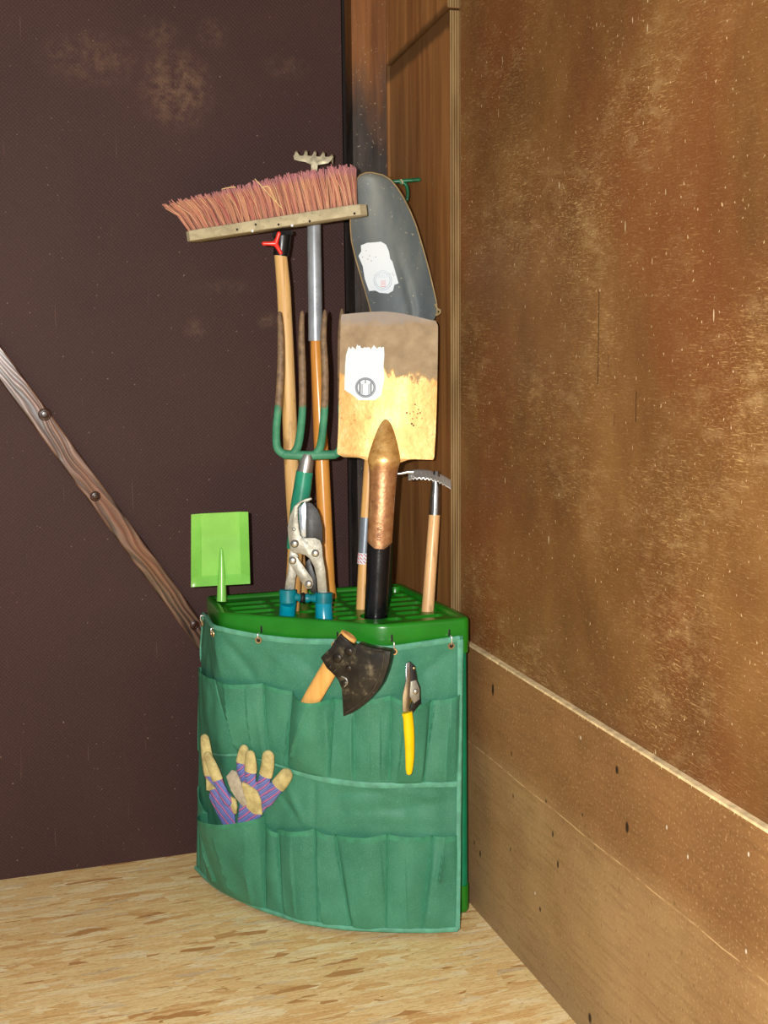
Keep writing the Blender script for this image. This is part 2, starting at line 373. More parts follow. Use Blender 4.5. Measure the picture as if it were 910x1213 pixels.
# ------------------------------------------------------------------ mesh helpers
class MB:
    def __init__(s): s.v = []; s.f = []
    def add(s, vs, fs):
        o = len(s.v); s.v += [V(p) for p in vs]; s.f += [tuple(i+o for i in f) for f in fs]; return s
    def box(s, a, b):
        a, b = V(a), V(b)
        vs = [(x, y, z) for x in (a.x, b.x) for y in (a.y, b.y) for z in (a.z, b.z)]
        return s.add(vs, [(0, 1, 3, 2), (4, 6, 7, 5), (0, 4, 5, 1), (2, 3, 7, 6), (0, 2, 6, 4), (1, 5, 7, 3)])
    def obox(s, o, ax, ay, az):                    # oriented box, half-axis vectors
        vs = [o+ax*i+ay*j+az*k for i in (-1, 1) for j in (-1, 1) for k in (-1, 1)]
        return s.add(vs, [(0, 1, 3, 2), (4, 6, 7, 5), (0, 4, 5, 1), (2, 3, 7, 6), (0, 2, 6, 4), (1, 5, 7, 3)])
    def tube(s, pts, rad, seg=20, flat=1., ref=None, caps=True):
        pts = [V(p) for p in pts]; n = len(pts)
        if not isinstance(rad, (list, tuple)): rad = [rad]*n
        ref = V(ref) if ref is not None else None
        vs = []; fs = []; pa = None
        for i, p in enumerate(pts):
            t = (pts[min(i+1, n-1)]-pts[max(i-1, 0)]).normalized()
            if pa is None:
                base = ref if ref is not None else (V((0, 1, 0)) if abs(t.y) < .9 else V((1, 0, 0)))
            else: base = pa
            b = (base-t*base.dot(t)).normalized(); a = t.cross(b).normalized(); pa = b
            for k in range(seg):
                w = 2*PI*k/seg; vs.append(p+a*(math.cos(w)*rad[i])+b*(math.sin(w)*rad[i]*flat))
        for i in range(n-1):
            for k in range(seg):
                k2 = (k+1) % seg; fs.append((i*seg+k, i*seg+k2, (i+1)*seg+k2, (i+1)*seg+k))
        if caps:
            fs.append(tuple(range(seg))[::-1]); fs.append(tuple((n-1)*seg+k for k in range(seg)))
        return s.add(vs, fs)
    def capsule(s, pts, rad, seg=16, flat=1., ref=None, ends=(1, 1)):
        pts = [V(p) for p in pts]; rad = list(rad) if isinstance(rad, (list, tuple)) else [rad]*len(pts)
        P = []; R = []
        def cap(p, t, r): return [(p+t*(r*math.sin(w)), r*math.cos(w)) for w in (PI/2*.97, 1.2, .8, .4)]
        if ends[0]:
            for q, r in cap(pts[0], (pts[0]-pts[1]).normalized(), rad[0]): P.append(q); R.append(r)
        P += pts; R += rad
        if ends[1]:
            for q, r in cap(pts[-1], (pts[-1]-pts[-2]).normalized(), rad[-1])[::-1]: P.append(q); R.append(r)
        return s.tube(P, R, seg, flat, ref)
    def sphere(s, c, r, ax=None, flat=1., seg=16, rings=8):
        ax = (ax or V((0, 0, 1))).normalized()
        pts = [c+ax*(r*flat*math.cos(PI*i/rings)) for i in range(rings+1)]
        rr = [max(1e-5, r*math.sin(PI*i/rings)) for i in range(rings+1)]
        return s.tube(pts, rr, seg)
    def torus(s, c, ax, R, r, seg=20, rs=8):
        ax = ax.normalized(); b = V((0, 0, 1)) if abs(ax.z) < .9 else V((1, 0, 0))
        a = ax.cross(b).normalized(); b = a.cross(ax)
        vs = []; fs = []
        for i in range(seg):
            w = 2*PI*i/seg; d = a*math.cos(w)+b*math.sin(w)
            for k in range(rs):
                q = 2*PI*k/rs; vs.append(c+d*(R+r*math.cos(q))+ax*(r*math.sin(q)))
        for i in range(seg):
            for k in range(rs):
                i2 = (i+1) % seg; k2 = (k+1) % rs
                fs.append((i*rs+k, i2*rs+k, i2*rs+k2, i*rs+k2))
        return s.add(vs, fs)
    def grid(s, fn, nu, nv, thick=None):            # fn(i/nu, j/nv) -> point ; thick -> closed sheet using vector fn2
        vs = [fn(i/nu, j/nv) for j in range(nv+1) for i in range(nu+1)]
        fs = [(j*(nu+1)+i, j*(nu+1)+i+1, (j+1)*(nu+1)+i+1, (j+1)*(nu+1)+i) for j in range(nv) for i in range(nu)]
        if thick is None: return s.add(vs, fs)
        n = len(vs)
        vb = [p+thick for p in vs] if isinstance(thick, V) else [thick(i/nu, j/nv) for j in range(nv+1) for i in range(nu+1)]
        fs2 = [tuple(k+n for k in f[::-1]) for f in fs]
        loop = [i for i in range(nu)]+[j*(nu+1)+nu for j in range(nv)]+[nv*(nu+1)+i for i in range(nu, 0, -1)]+[j*(nu+1) for j in range(nv, 0, -1)]
        side = [(loop[k], loop[k]+n, loop[(k+1) % len(loop)]+n, loop[(k+1) % len(loop)]) for k in range(len(loop))]
        return s.add(vs+vb, fs+fs2+side)
    def plate(s, pts, thick, bev=0.):               # closed polygon pts (3D) extruded by vector thick, front edge bevelled
        bm = bmesh.new()
        vv = [bm.verts.new(p) for p in pts]; f = bm.faces.new(vv)
        r = bmesh.ops.extrude_face_region(bm, geom=[f]); nv = [g for g in r['geom'] if isinstance(g, bmesh.types.BMVert)]
        bmesh.ops.translate(bm, verts=nv, vec=thick)
        bmesh.ops.recalc_face_normals(bm, faces=bm.faces)
        if bev:
            ed = [e for e in bm.edges if not any(len(x.link_edges) != 3 for x in e.verts) and len([q for q in e.link_faces if len(q.verts) == len(pts)]) == 1]
            bmesh.ops.bevel(bm, geom=ed, offset=bev, segments=2, affect='EDGES', profile=.5, clamp_overlap=True)
        bm.verts.index_update()
        s.add([q.co.copy() for q in bm.verts], [tuple(q.index for q in g.verts) for g in bm.faces]); bm.free(); return s
    def obj(s, name, mat, parent=None, org=None, smooth=40, stuff=False):
        org = V(org) if org is not None else (ORG(parent) if parent else V((0, 0, 0)))
        me = bpy.data.meshes.new(name)
        me.from_pydata([tuple(p-org) for p in s.v], [], s.f); me.validate()
        bm = bmesh.new(); bm.from_mesh(me); bmesh.ops.recalc_face_normals(bm, faces=bm.faces); bm.to_mesh(me); bm.free()
        me.materials.append(mat)
        o = bpy.data.objects.new(name, me); COL.objects.link(o)
        if smooth:
            me.polygons.foreach_set('use_smooth', [True]*len(me.polygons)); me.set_sharp_from_angle(angle=math.radians(smooth))
        if parent: o.parent = parent
        else: o.location = org
        return o
def ORG(o):
    p = V((0, 0, 0))
    while o: p += o.location; o = o.parent
    return p
def thing(name, label, cat, loc, group=None):
    o = bpy.data.objects.new(name, None); COL.objects.link(o); o.location = V(loc); o.empty_display_size = .05
    return tag(o, label, cat, group)
def tag(o, label, cat, group=None):
    o['label'] = label; o['category'] = cat
    if group: o['group'] = group
    return o
def struct(o): o['kind'] = 'structure'; return o
def catmull(pts, n=6, closed=False):
    pts = [V(p) for p in pts]; out = []; m = len(pts)
    rng = range(m if closed else m-1)
    for i in rng:
        if closed: a, b, c, d = pts[i-1], pts[i], pts[(i+1) % m], pts[(i+2) % m]
        else: a, b, c, d = pts[max(i-1, 0)], pts[i], pts[i+1], pts[min(i+2, m-1)]
        for k in range(n):
            t = k/n
            out.append(.5*((2*b)+(c-a)*t+(2*a-5*b+4*c-d)*t*t+(3*b-a-3*c+d)*t**3))
    if not closed: out.append(pts[-1])
    return out
def roundpoly(pts, rads, n=6):
    out = []; m = len(pts)
    for i in range(m):
        p, a, b = V(pts[i]), V(pts[i-1]), V(pts[(i+1) % m]); r = rads[i] if isinstance(rads, (list, tuple)) else rads
        da, db = (a-p).normalized(), (b-p).normalized()
        if r <= 0: out.append(p); continue
        A, B = p+da*r, p+db*r
        for k in range(n+1):
            t = k/n; out.append(A*(1-t)**2+p*(2*t*(1-t))+B*t*t)
    return out
def lerp(a, b, t): return a+(b-a)*t
def pick(tab, x):                                    # piecewise linear table
    if x <= tab[0][0]: return tab[0][1]
    for (a, p), (b, q) in zip(tab, tab[1:]):
        if x <= b: return p+(q-p)*(x-a)/(b-a)
    return tab[-1][1]

# ------------------------------------------------------------------ the room
M = {}
ZS = .4906                                           # top of the lower board
M['floor'] = mat_osb(); M['dark'] = mat_darkwall(); M['right'] = mat_rightwall(); M['kick'] = mat_kick()
yb = atX(533.5, 300, -.009).y
zc0, zc1 = atX(463, 78, -.009), atX(533, 10, -.009)
M['beam'] = mat_beam(); M['panel'] = mat_panel(); M['plyedge'] = mat_plyedge(); M['void'] = plain('cavity_shade', (30, 22, 18), .9)
M['cut'] = plain('raw_cut_wood', (222, 198, 152), .8, var=.15, scale=60)
struct(MB().box((-3.2, -3.6, -.02), (.06, .08, 0)).obj('floor', M['floor'], smooth=0))
xe = atY(405, 100, 0).x
struct(MB().box((-3.2, 0, .0), (xe, .018, 2.7)).obj('wall_back', M['dark'], smooth=0))
struct(MB().box((-.2, .06, 0), (.06, .08, 2.7)).obj('wall_rear', M['void'], smooth=0))  # closes the corner gap; near-black colour stands for the gap's shade
struct(MB().box((.010, -3.6, 0), (.05, .06, 2.7)).obj('wall_right', M['right'], smooth=0))
kb = MB().box((0, -3.6, 0), (.010, .06, ZS-.0025)).obj('baseboard_right', M['kick'], smooth=0); struct(kb)
# raw upper edge of the lower board with frayed splinters
mb = MB().box((-.0003, -3.6, ZS-.0025), (.0098, .06, ZS+.0012))
for i in range(70):
    y = -random.random()*1.2-.05; h = random.uniform(.001, .006)
    mb.tube([(-.0006, y, ZS), (-.0012, y+random.uniform(-.004, .004), ZS-h)], [.0004, .0001], 5)
struct(mb.obj('trim_1', M['cut'], smooth=0))
# corner post
xb0, xb1 = atY(416, 0, .012).x, atY(459, 0, .012).x
struct(MB().box((xb0, .012, 0), (xb1, .058, 2.7)).obj('trim_2', M['beam'], smooth=0))
# thin board in the corner and narrow batten behind it
def board(z0a, z0b, z1a, z1b, x0, x1, ya, yb):       # board along Y with slanted ends
    m = MB()
    vs = [(x, y, z) for x in (x0, x1) for (y, z) in ((ya, z0a), (yb, z0b), (yb, z1b), (ya, z1a))]
    return m.add(vs, [(0, 1, 2, 3), (7, 6, 5, 4), (0, 4, 5, 1), (1, 5, 6, 2), (2, 6, 7, 3), (3, 7, 4, 0)])
struct(board(ZS+.0015, ZS+.0015, zc0.z-.002, zc1.z-.002, -.009, .0098, -.002, yb).obj('trim_3', M['panel'], smooth=0))
struct(board(zc0.z+.001, zc1.z+.001, 2.7, 2.7, -.0125, .0098, -.002, yb).obj('trim_4', M['panel'], smooth=0))
struct(MB().box((-.0092, yb-.0012, ZS+.0015), (.0098, yb-.0001, zc1.z-.003)).obj('trim_5', M['plyedge'], smooth=0))
struct(MB().box((-.0127, yb-.0012, zc1.z+.002), (.0098, yb-.0001, 2.7)).obj('trim_6', M['plyedge'], smooth=0))
struct(MB().box((-.012, .004, 0), (-.0004, .0118, 2.7)).obj('trim_7', M['panel'], smooth=0))

# ------------------------------------------------------------------ diagonal batten
pa, pb = atY(0, 430, -.012), atY(239, 755, -.012)
dv = (pb-pa).normalized(); BATTEN_ANG = math.atan2(-dv.z, dv.x)
wv = V((dv.z, 0, -dv.x)).normalized()
if wv.z < 0: wv = -wv
M['batten'] = mat_batten()
hw = .5*abs((atY(120, 572, -.012)-atY(120, 613, -.012)).dot(wv))
lo = pa+dv*((pa.z-.02)/-dv.z); hi = pa-dv*.35
ctr = (lo+hi)/2; hl = (lo-hi).length/2
mb = MB()
def bat(u, v):
    e = 0
    p = hi+(lo-hi)*u+wv*((v*2-1)*(hw+e)); return V((p.x, -.022, p.z))
mb.grid(bat, 90, 6, V((0, .020, 0)))
bt = mb.obj('wooden_batten', M['batten'], org=lo+V((0, 0, 0)), smooth=30)
tag(bt, 'dark varnished knotty batten slanting down the dark wall to behind the green rack', 'batten')
md = bt.modifiers.new('bevel', 'BEVEL'); md.width = .003; md.segments = 2; md.limit_method = 'ANGLE'
M['knot'] = plain('dark_knot', (46, 22, 14), .3, var=.4, scale=140)
for px, py, r, kd in ((53, 491, .011, .8), (113, 588, .009, .8), (231, 741, .009, .8)):
    p = atY(px, py, -.0225)
    k = MB()
    k.tube([p+V((0, .004, 0)), p+V((0, .0002, 0)), p-V((0, .0004, 0))], [r*.9, r*.86, r*.7], 18)
    k.torus(p+V((0, .0012, 0)), V((0, 1, 0)), r*1.0, .0013)
    k.torus(p-V((0, .0002, 0)), V((0, 1, 0)), r*.5, .0008)
    k.obj('knot', M['knot'], bt)

# ------------------------------------------------------------------ the rack
ZT = .56
pc = lambda x, y, z=ZT: atZ(x, y, z)
OUT = [pc(243.7, 705.7), pc(259.6, 726.5), pc(349.6, 732.6), pc(452.7, 740.8), pc(557.5, 731.5), pc(548, 722), pc(475.6, 690.5), pc(331, 699.4)]
OUT = [V((p.x, p.y, 0)) for p in OUT]
OUT[5] = V((OUT[4].x+.002, OUT[4].y+.03, 0))
outl = roundpoly(OUT, [.012, .02, .02, .022, .014, .012, .012, .0], 5)
def offset(poly, d):                                 # inward offset
    n = len(poly); res = []
    ar = sum(poly[i].x*poly[(i+1) % n].y-poly[(i+1) % n].x*poly[i].y for i in range(n)); sg = 1 if ar > 0 else -1
    for i in range(n):
        a = (poly[i]-poly[i-1]); b = (poly[(i+1) % n]-poly[i])
        if a.length < 1e-7: a = b
        if b.length < 1e-7: b = a
        t = (a.normalized()+b.normalized()).normalized(); res.append(poly[i]+V((-t.y, t.x, 0))*(sg*d))
    return res
RAD = [.012, .02, .02, .022, .014, .012, .012, .0]
def ring_at(d):                                      # the rounded outline moved inward by d (mitred)
    m = len(OUT); q = []
    ar = sum(OUT[i].x*OUT[(i+1) % m].y-OUT[(i+1) % m].x*OUT[i].y for i in range(m)); sg = 1 if ar > 0 else -1
    for i in range(m):
        a = (OUT[i]-OUT[i-1]).normalized(); b = (OUT[(i+1) % m]-OUT[i]).normalized()
        na, nb = V((-a.y, a.x, 0))*sg, V((-b.y, b.x, 0))*sg; h = (na+nb).normalized(); q.append(OUT[i]+h*(d/max(.35, h.dot(na))))
    return roundpoly(q, [max(.004, r-d) if r > 0 else 0 for r in RAD], 5)
M['green'] = plain('glossy_green_plastic', (28, 118, 24), .3, var=.1, scale=12, bump=.08, bscale=60)
M['tealtube'] = plain('teal_green_tube', (0, 122, 84), .35, var=.06)
M['black'] = plain('matt_black', (14, 14, 13), .6)
rack = thing('corner_tool_rack', 'green plastic corner rack with slotted top holding the garden tools', 'tool rack', (-.2, -.3, 0))
prof = [(.003, .517), (0, .517), (0, .5535), (.0012, .5575), (.0035, .56), (.013, .56), (.0155, .5585), (.0165, .5535), (.0165, .549)]
loops = [ring_at(d) for d, z in prof]; n = len(outl)
mb = MB(); vs = [V((q.x, q.y, prof[i][1])) for i, l in enumerate(loops) for q in l]
fs = [(i*n+k, i*n+(k+1) % n, (i+1)*n+(k+1) % n, (i+1)*n+k) for i in range(len(prof)-1) for k in range(n)]
mb.add(vs, fs); mb.obj('tray_rim', M['green'], rack, smooth=50)

# tool feet on the tray (where each shaft passes through its hole) and the slots
Hs = {'spade': (445, 730, .0235), 'broom': (356.5, 710, .0150), 'rake': (391, 707, .0140), 'fork': (346, 722, .0145),
      'shovel': (429, 720, .0125), 'hoe': (506.8, 722.3, .0145), 'lop_l': (340, 729.3, .0165), 'lop_r': (384, 732, .0165), 'toy': (263.2, 714.5, .0085), 'hook': (461, 707, .005)}
ZP = .5535                                           # upper face of the slotted plate
HP = {k: pc(x, y, ZP) for k, (x, y, r) in Hs.items()}
HP['spade'] = HP['spade']+V((0, .004, 0))
holes = []                                           # (p, q, r) stadiums
for k, (x, y, r) in Hs.items():
    if k != 'toy': holes.append((HP[k], HP[k], r+.0035))
def seg_d(a, b, c, d):                               # rough distance between two segments
    return min((lerp(a, b, i/8)-lerp(c, d, j/8)).length for i in range(9) for j in range(9))
inner = ring_at(.0155)
def pd(p, poly):
    best = 9
    for k in range(len(poly)):
        A_, B_ = poly[k], poly[(k+1) % len(poly)]; ab = B_-A_
        t = max(0, min(1, (p-A_).dot(ab)/max(1e-12, ab.length_squared))); best = min(best, (A_+ab*t-p).length)
    return best
def inside(p, poly):
    c = False
    for k in range(len(poly)):
        a, b = poly[k], poly[k-1]
        if (a.y > p.y) != (b.y > p.y) and p.x < (b.x-a.x)*(p.y-a.y)/(b.y-a.y)+a.x: c = not c
    return c
for iy in range(8):
    for x0, x1 in ((-.392, -.335), (-.315, -.268), (-.248, -.205), (-.185, -.142), (-.122, -.066)):
        r = .0108; y = -.187-.0365*iy; run = []; best = []
        for k in range(25):
            p = V((lerp(x0, x1, k/24), y, ZP)); q0 = V((p.x, p.y, 0))
            ok = inside(q0, inner) and pd(q0, inner) > r+.003 and all(seg_d(p, p, a, b) > r+rr+.0025 for a, b, rr in holes)
            run = run+[p] if ok else []
            if len(run) > len(best): best = run
        if len(best) > 2: holes.append((best[0], best[-1], r))
cu = bpy.data.curves.new('plate_curve', 'CURVE'); cu.dimensions = '2D'; cu.fill_mode = 'BOTH'; cu.extrude = .0055
def spl(pts):
    sp = cu.splines.new('POLY'); sp.points.add(len(pts)-1)
    for p, q in zip(sp.points, pts): p.co = (q.x, q.y, 0, 1)
    sp.use_cyclic_u = True
spl(ring_at(.0155))
for a, b, r in holes:
    d = V((b.x-a.x, b.y-a.y, 0)); ang = math.atan2(d.y, d.x) if d.length > 1e-6 else 0
    pts = [V((b.x+r*math.cos(ang+w), b.y+r*math.sin(ang+w), 0)) for w in [-PI/2+PI*k/10 for k in range(11)]]
    pts += [V((a.x+r*math.cos(ang+w), a.y+r*math.sin(ang+w), 0)) for w in [PI/2+PI*k/10 for k in range(11)]]
    spl(pts)
tmp = bpy.data.objects.new('plate_tmp', cu); COL.objects.link(tmp)
bpy.context.view_layer.update()
me = bpy.data.meshes.new_from_object(tmp.evaluated_get(bpy.context.evaluated_depsgraph_get()))
mb = MB(); mb.add([v.co+V((0, 0, ZP-.0056)) for v in me.vertices], [tuple(p.vertices) for p in me.polygons])
bpy.data.objects.remove(tmp); bpy.data.curves.remove(cu); bpy.data.meshes.remove(me)
mb.obj('slotted_plate', M['green'], rack, smooth=30)
# posts, caps and feet
pr = atZ(551, 1086, 0.0); PR_top = V((OUT[4].x-.013, OUT[4].y+.013, .5))
PR_bot = V((pr.x, pr.y+.012, 0))
PL_top, PL_bot = V((OUT[0].x+.016, OUT[0].y-.014, .5)), V((OUT[0].x+.012, OUT[0].y-.02, 0))
PA_top, PA_bot = V((OUT[6].x-.02, OUT[6].y-.02, .5)), V((OUT[6].x-.02, OUT[6].y-.02, 0))
for t, b in ((PR_top, PR_bot), (PL_top, PL_bot), (PA_top, PA_bot)):
    MB().tube([lerp(b, t, .06), V((t.x, t.y, .53))], .0095, 20).obj('post', M['tealtube'], rack)
    MB().capsule([lerp(b, t, .03), lerp(b, t, .12)], .0112, 20, ends=(1, 0)).obj('post_foot', M['green'], rack)
    MB().tube([V((t.x, t.y, .498)), V((t.x, t.y, .552)), V((t.x, t.y, .5595))], [.0128, .0128, .0095], 20).obj('post_cap', M['green'], rack)

# ------------------------------------------------------------------ the pocketed cover
M['fabric'] = mat_fabric(); M['bind'] = plain('pale_green_binding', (86, 156, 130), .6, var=.1, scale=60, bump=.2)
M['brass'] = plain('brass', (206, 176, 130), .3, .8); M['wire'] = plain('pale_steel_wire', (206, 206, 198), .3, .8)
TOPP = [OUT[0]+V((-.008, .0, 0)), OUT[1]+V((-.009, -.004, 0)), OUT[2]+V((-.004, -.008, 0)), OUT[3]+V((-.001, -.009, 0)), V((OUT[4].x-.018, OUT[4].y-.008, 0))]
top_c = roundpoly(TOPP+[V((0, 0, 0))], [0, .03, .03, .035, 0, 0], 8)[:-1]
BOTP = [atZ(x, y, .012) for x, y in ((232.5, 1028), (253, 1047), (281, 1064), (337, 1086.5), (376, 1096), (447, 1102.5), (500, 1103.5), (544.5, 1102))]
bot_c = catmull([V((p.x, p.y, 0)) for p in BOTP], 8)
def resample(pts, n):
    L = [0]
    for a, b in zip(pts, pts[1:]): L.append(L[-1]+(b-a).length)
    out = []; j = 0
    for i in range(n+1):
        s = L[-1]*i/n
        while j < len(L)-2 and L[j+1] < s: j += 1
        out.append(lerp(pts[j], pts[j+1], (s-L[j])/max(1e-9, L[j+1]-L[j])))
    return out
NR = 400
top_c, bot_c = resample(top_c, NR), resample(bot_c, NR)
top_c, bot_c = [p.copy() for p in top_c], [p.copy() for p in bot_c]
def smooth1(pts, k):
    for _ in range(k): pts = [pts[0]]+[(pts[i-1]+pts[i]*2+pts[i+1])/4 for i in range(1, len(pts)-1)]+[pts[-1]]
    return pts
top_c = smooth1(top_c, 60); bot_c = smooth1(bot_c, 60)
def cv(c, u):
    u = min(max(u, 0), 1)*NR; i = min(int(u), NR-1); return lerp(c[i], c[i+1], u-i)
ZTOP, ZBOT = .516, .012
def BP(u, z):
    t = (ZTOP-z)/(ZTOP-ZBOT); return lerp(cv(top_c, u), cv(bot_c, u), t)+V((0, 0, z))
def BN(u, z):
    a, b = BP(min(1, u+.01), z), BP(max(0, u-.01), z); d = (a-b); d.z = 0; d.normalize(); nn = V((d.y, -d.x, 0)); return nn
def BS(u, z, d): return BP(u, z)+BN(u, z)*d
def uz(px, py, d=0.):                                # surface coordinates of a photo point
    best = None
    for iu in range(21):
        u = iu/20
        lo_, hi_ = ZBOT-.05, ZTOP+.05
        for _ in range(30):
            m = (lo_+hi_)/2
            if proj(BS(u, m, d))[1] > py: lo_ = m
            else: hi_ = m
        e = abs(proj(BS(u, lo_, d))[0]-px)
        if best is None or e < best[0]: best = (e, u, lo_)
    u, z = best[1], best[2]
    for _ in range(25):
        x, y = proj(BS(u, z, d)); ex, ey = px-x, py-y
        if abs(ex)+abs(ey) < .05: break
        u += ex/420.*.8; z -= ey/640.*.9; u = min(max(u, -.02), 1.02)
    return u, z
WR = []                                              # creases: (u0,z0,u1,z1,amp,width)
def crease(x0, y0, x1, y1, amp, w): a = uz(x0, y0); b = uz(x1, y1); WR.append((a[0]*.62, a[1], b[0]*.62, b[1], amp, w))
for q in ((262, 752, 300, 800, -.004, .010), (255, 752, 262, 800, .003, .008), (310, 762, 350, 800, .003, .010), (340, 765, 375, 800, -.003, .010), (470, 775, 500, 815, .003, .010), (535, 770, 500, 800, -.003, .009),
          (475, 775, 440, 850, .002, .012), (340, 930, 362, 975, .003, .007), (372, 925, 372, 975, -.003, .006), (440, 930, 520, 945, .003, .008), (400, 940, 470, 935, -.003, .007), (405, 960, 530, 950, -.0025, .009), (330, 940, 350, 965, -.003, .006), (445, 965, 530, 972, .002, .01)): crease(*q)
def wr(u, z, sd=0.):
    s = u*.62; d = .0038*noise.noise(V((s*14+sd, z*11, sd)))+.0022*noise.noise(V((s*34, z*26+sd, 3+sd)))
    P = V((s, z, 0))
    for a, b, c, e, am, w in WR:
        A, B = V((a, b, 0)), V((c, e, 0)); q = B-A; t = max(0, min(1, (P-A).dot(q)/q.length_squared)); dd = (P-(A+q*t)).length
        if dd < w*3: d += am*math.exp(-(dd/w)**2)*(.4+.6*math.sin(PI*(.1+.8*t)))
    return d
root0 = BP(.5, 0)
bag = thing('pocket_cover', 'dark green fabric cover with two rows of pockets hung around the rack front', 'tool organiser', (root0.x, root0.y, 0))
EYES = [(243.7, 738), (255.5, 750), (307.6, 757.5), (398, 763), (466, 771), (534.5, 765)]
eu = [uz(x, y) for x, y in EYES]
# top edge height at u (sags between eyelets)
TE = [uz(x, y) for x, y in ((240, 725), (247, 729), (258, 741), (268, 744), (307, 751), (352, 756), (398, 756.5), (425, 760), (452, 765), (470, 764), (505, 759), (547, 753))]
TE = sorted((a, b) for a, b in TE)
BE = sorted(uz(x, y) for x, y in ((232.5, 1029), (253, 1048), (281, 1064), (310, 1077), (337, 1086), (376, 1096), (410, 1100), (447, 1102), (500, 1103), (545, 1101)))
def topz(u): return pick(TE, u)
def botz(u): return max(.004, pick(BE, u))
def edge_w(u): return min(1, u/.05, (1-u)/.04)
def sheet(u, v):
    z = lerp(topz(u), botz(u), v); w = min(1, v/.08, (1-v)/.06); w2 = max(.15, edge_w(u))
    return BS(u, z, wr(u, z)*w*w2+(.001 if v < .05 else 0))
MB().grid(sheet, 170, 110, lambda u, v: sheet(u, v)-BN(u, lerp(topz(u), botz(u), v))*.0012).obj('back_sheet', M['fabric'], bag, smooth=70)
PL = []                                              # pleats: a sharp fold edge that fades to one side
for x0, y0, x1, y1, am, w in ((273, 990, 284, 1066, .006, .016), (305, 972, 303, 1072, -.005, .014), (258, 975, 262, 1040, -.004, .012), (329, 988, 338, 1086, .006, .012), (374, 981, 384, 1096, .006, .016), (396, 990, 418, 1098, .008, .016), (450, 990, 459, 1098, -.002, .01),
                              (513, 990, 500, 1100, .006, .02), (525, 990, 518, 1040, .005, .008), (269, 806, 283, 890, .007, .018), (312, 812, 320, 900, -.005, .016), (347, 820, 338, 908, .004, .012), (372, 835, 352, 890, -.006, .014), (390, 840, 391, 922, .004, .014), (418, 850, 420, 925, -.006, .014),
                              (452, 830, 452, 926, .003, .01), (478, 835, 470, 926, .004, .014), (514, 828, 501, 924, -.007, .016), (295, 815, 303, 895, .003, .012), (437, 835, 440, 920, -.002, .012), (480, 1000, 484, 1095, .002, .014), (350, 990, 353, 1080, -.003, .012), (532, 830, 527, 920, .003, .012)):
    a, b = uz(x0, y0), uz(x1, y1); PL.append((a, b, am, w))
def pleat(u, z):
    t = 0
    for a, b, am, w in PL:
        k = (z-a[1])/(b[1]-a[1])
        if -.05 < k < 1.05:
            ds = (u-lerp(a[0], b[0], k))*.62*(1 if am > 0 else -1)
            if ds > -.0015 and ds < 4*w: t += 1.45*abs(am)*min(1, (ds+.0015)/.0015)*math.exp(-max(0, ds)/w)*min(1, .45+k)
    return t
# pockets: (left top px, right top px, left bottom px, right bottom px, bulge, right-side fold)
def pocket(lt, rt_, lb, rb, bul, sag=0., pw=.8, base=.0025, sd=0., topd=.002):
    a, b, c, d = uz(*lt), uz(*rt_), uz(*lb), uz(*rb)
    def pt(s, v):
        u = lerp(lerp(a[0], b[0], s), lerp(c[0], d[0], s), v); z = lerp(lerp(a[1], b[1], s), lerp(c[1], d[1], s), v)
        z -= sag*math.sin(PI*s)*(1-v)**2
        z = max(z, .006)
        pr_ = max(0, math.sin(PI*s))**pw
        prof = (1-v)**.45 if v < 1 else 0
        dd = base+topd*pr_*(1-v)+bul*pr_*prof*(1-.3*(1-v)**3)
        dd += pleat(u, z)*min(1, 9*s, 9*(1-s))*min(1, .3+2*v)*min(1, 6*(1-v))+(wr(u, z, sd+5)*.8+.0022*noise.noise(V((u*25+sd, z*5, sd))))*min(1, 6*s, 6*(1-s))*(min(1, 5*(1-v)))
        if u < .02: dd *= .8
        return BS(u, z, dd), BN(u, z)
    return pt
def add_pocket(*a, **k):
    pt = pocket(*a, **k)
    o = MB().grid(lambda s, v: pt(s, v)[0], 48, 40, lambda s, v: pt(s, v)[0]-pt(s, v)[1]*.0012).obj('pocket', M['fabric'], bag, smooth=70)
    for e_ in (0.012, .988):
        MB().tube([pt(e_, .01+.97*k/24)[0]+pt(e_, .01+.97*k/24)[1]*.0006 for k in range(25)], .0008, 6).obj('seam', M['bind2'], o)
    h = MB().grid(lambda s, v: pt(s, v*.055-.004)[0]+pt(s, v*.055)[1]*.0007, 30, 4, lambda s, v: pt(s, v*.055-.004)[0]+pt(s, v*.055)[1]*.0001).obj('hem', M['bind2'], o, smooth=70)
    return pt
M['bind2'] = plain('stitched_hem', (56, 134, 102), .6, var=.08, scale=80)
R1 = [((232, 791), (257, 805), (236, 890), (282, 893), .010), ((257, 805), (313, 809), (282, 893), (319, 902), .012), ((313, 809), (348, 818), (319, 902), (341, 910), .009),
      ((348, 818), (392, 826), (341, 910), (390, 922), .018), ((392, 826), (452, 828), (390, 922), (418, 926), .014), ((452, 828), (464, 823), (418, 926), (462, 928), .010),
      ((464, 823), (508, 828), (462, 928), (502, 928), .024), ((508, 828), (544, 823), (502, 928), (542, 927), .010)]
R1 = [((232, 791), (257, 805), (236, 890), (282, 893), .010), ((257, 805), (313, 809), (282, 893), (319, 902), .012), ((313, 809), (348, 818), (319, 902), (341, 910), .008),
      ((348, 818), (396, 826), (341, 910), (390, 922), .027), ((396, 826), (420, 828), (390, 922), (421, 926), .003), ((420, 828), (463, 823), (421, 926), (461, 928), .003),
      ((463, 823), (510, 829), (461, 928), (502, 928), .020), ((510, 829), (545, 822), (502, 928), (542, 927), .010)]
PKT = {}
for i, (a, b, c, d, bl) in enumerate(R1):
    PKT[i] = add_pocket(a, b, c, d, bl, sag=.006 if i in (3, 6) else .001, sd=i*1.7, topd=.016 if i == 3 else .006 if i == 6 else .002)
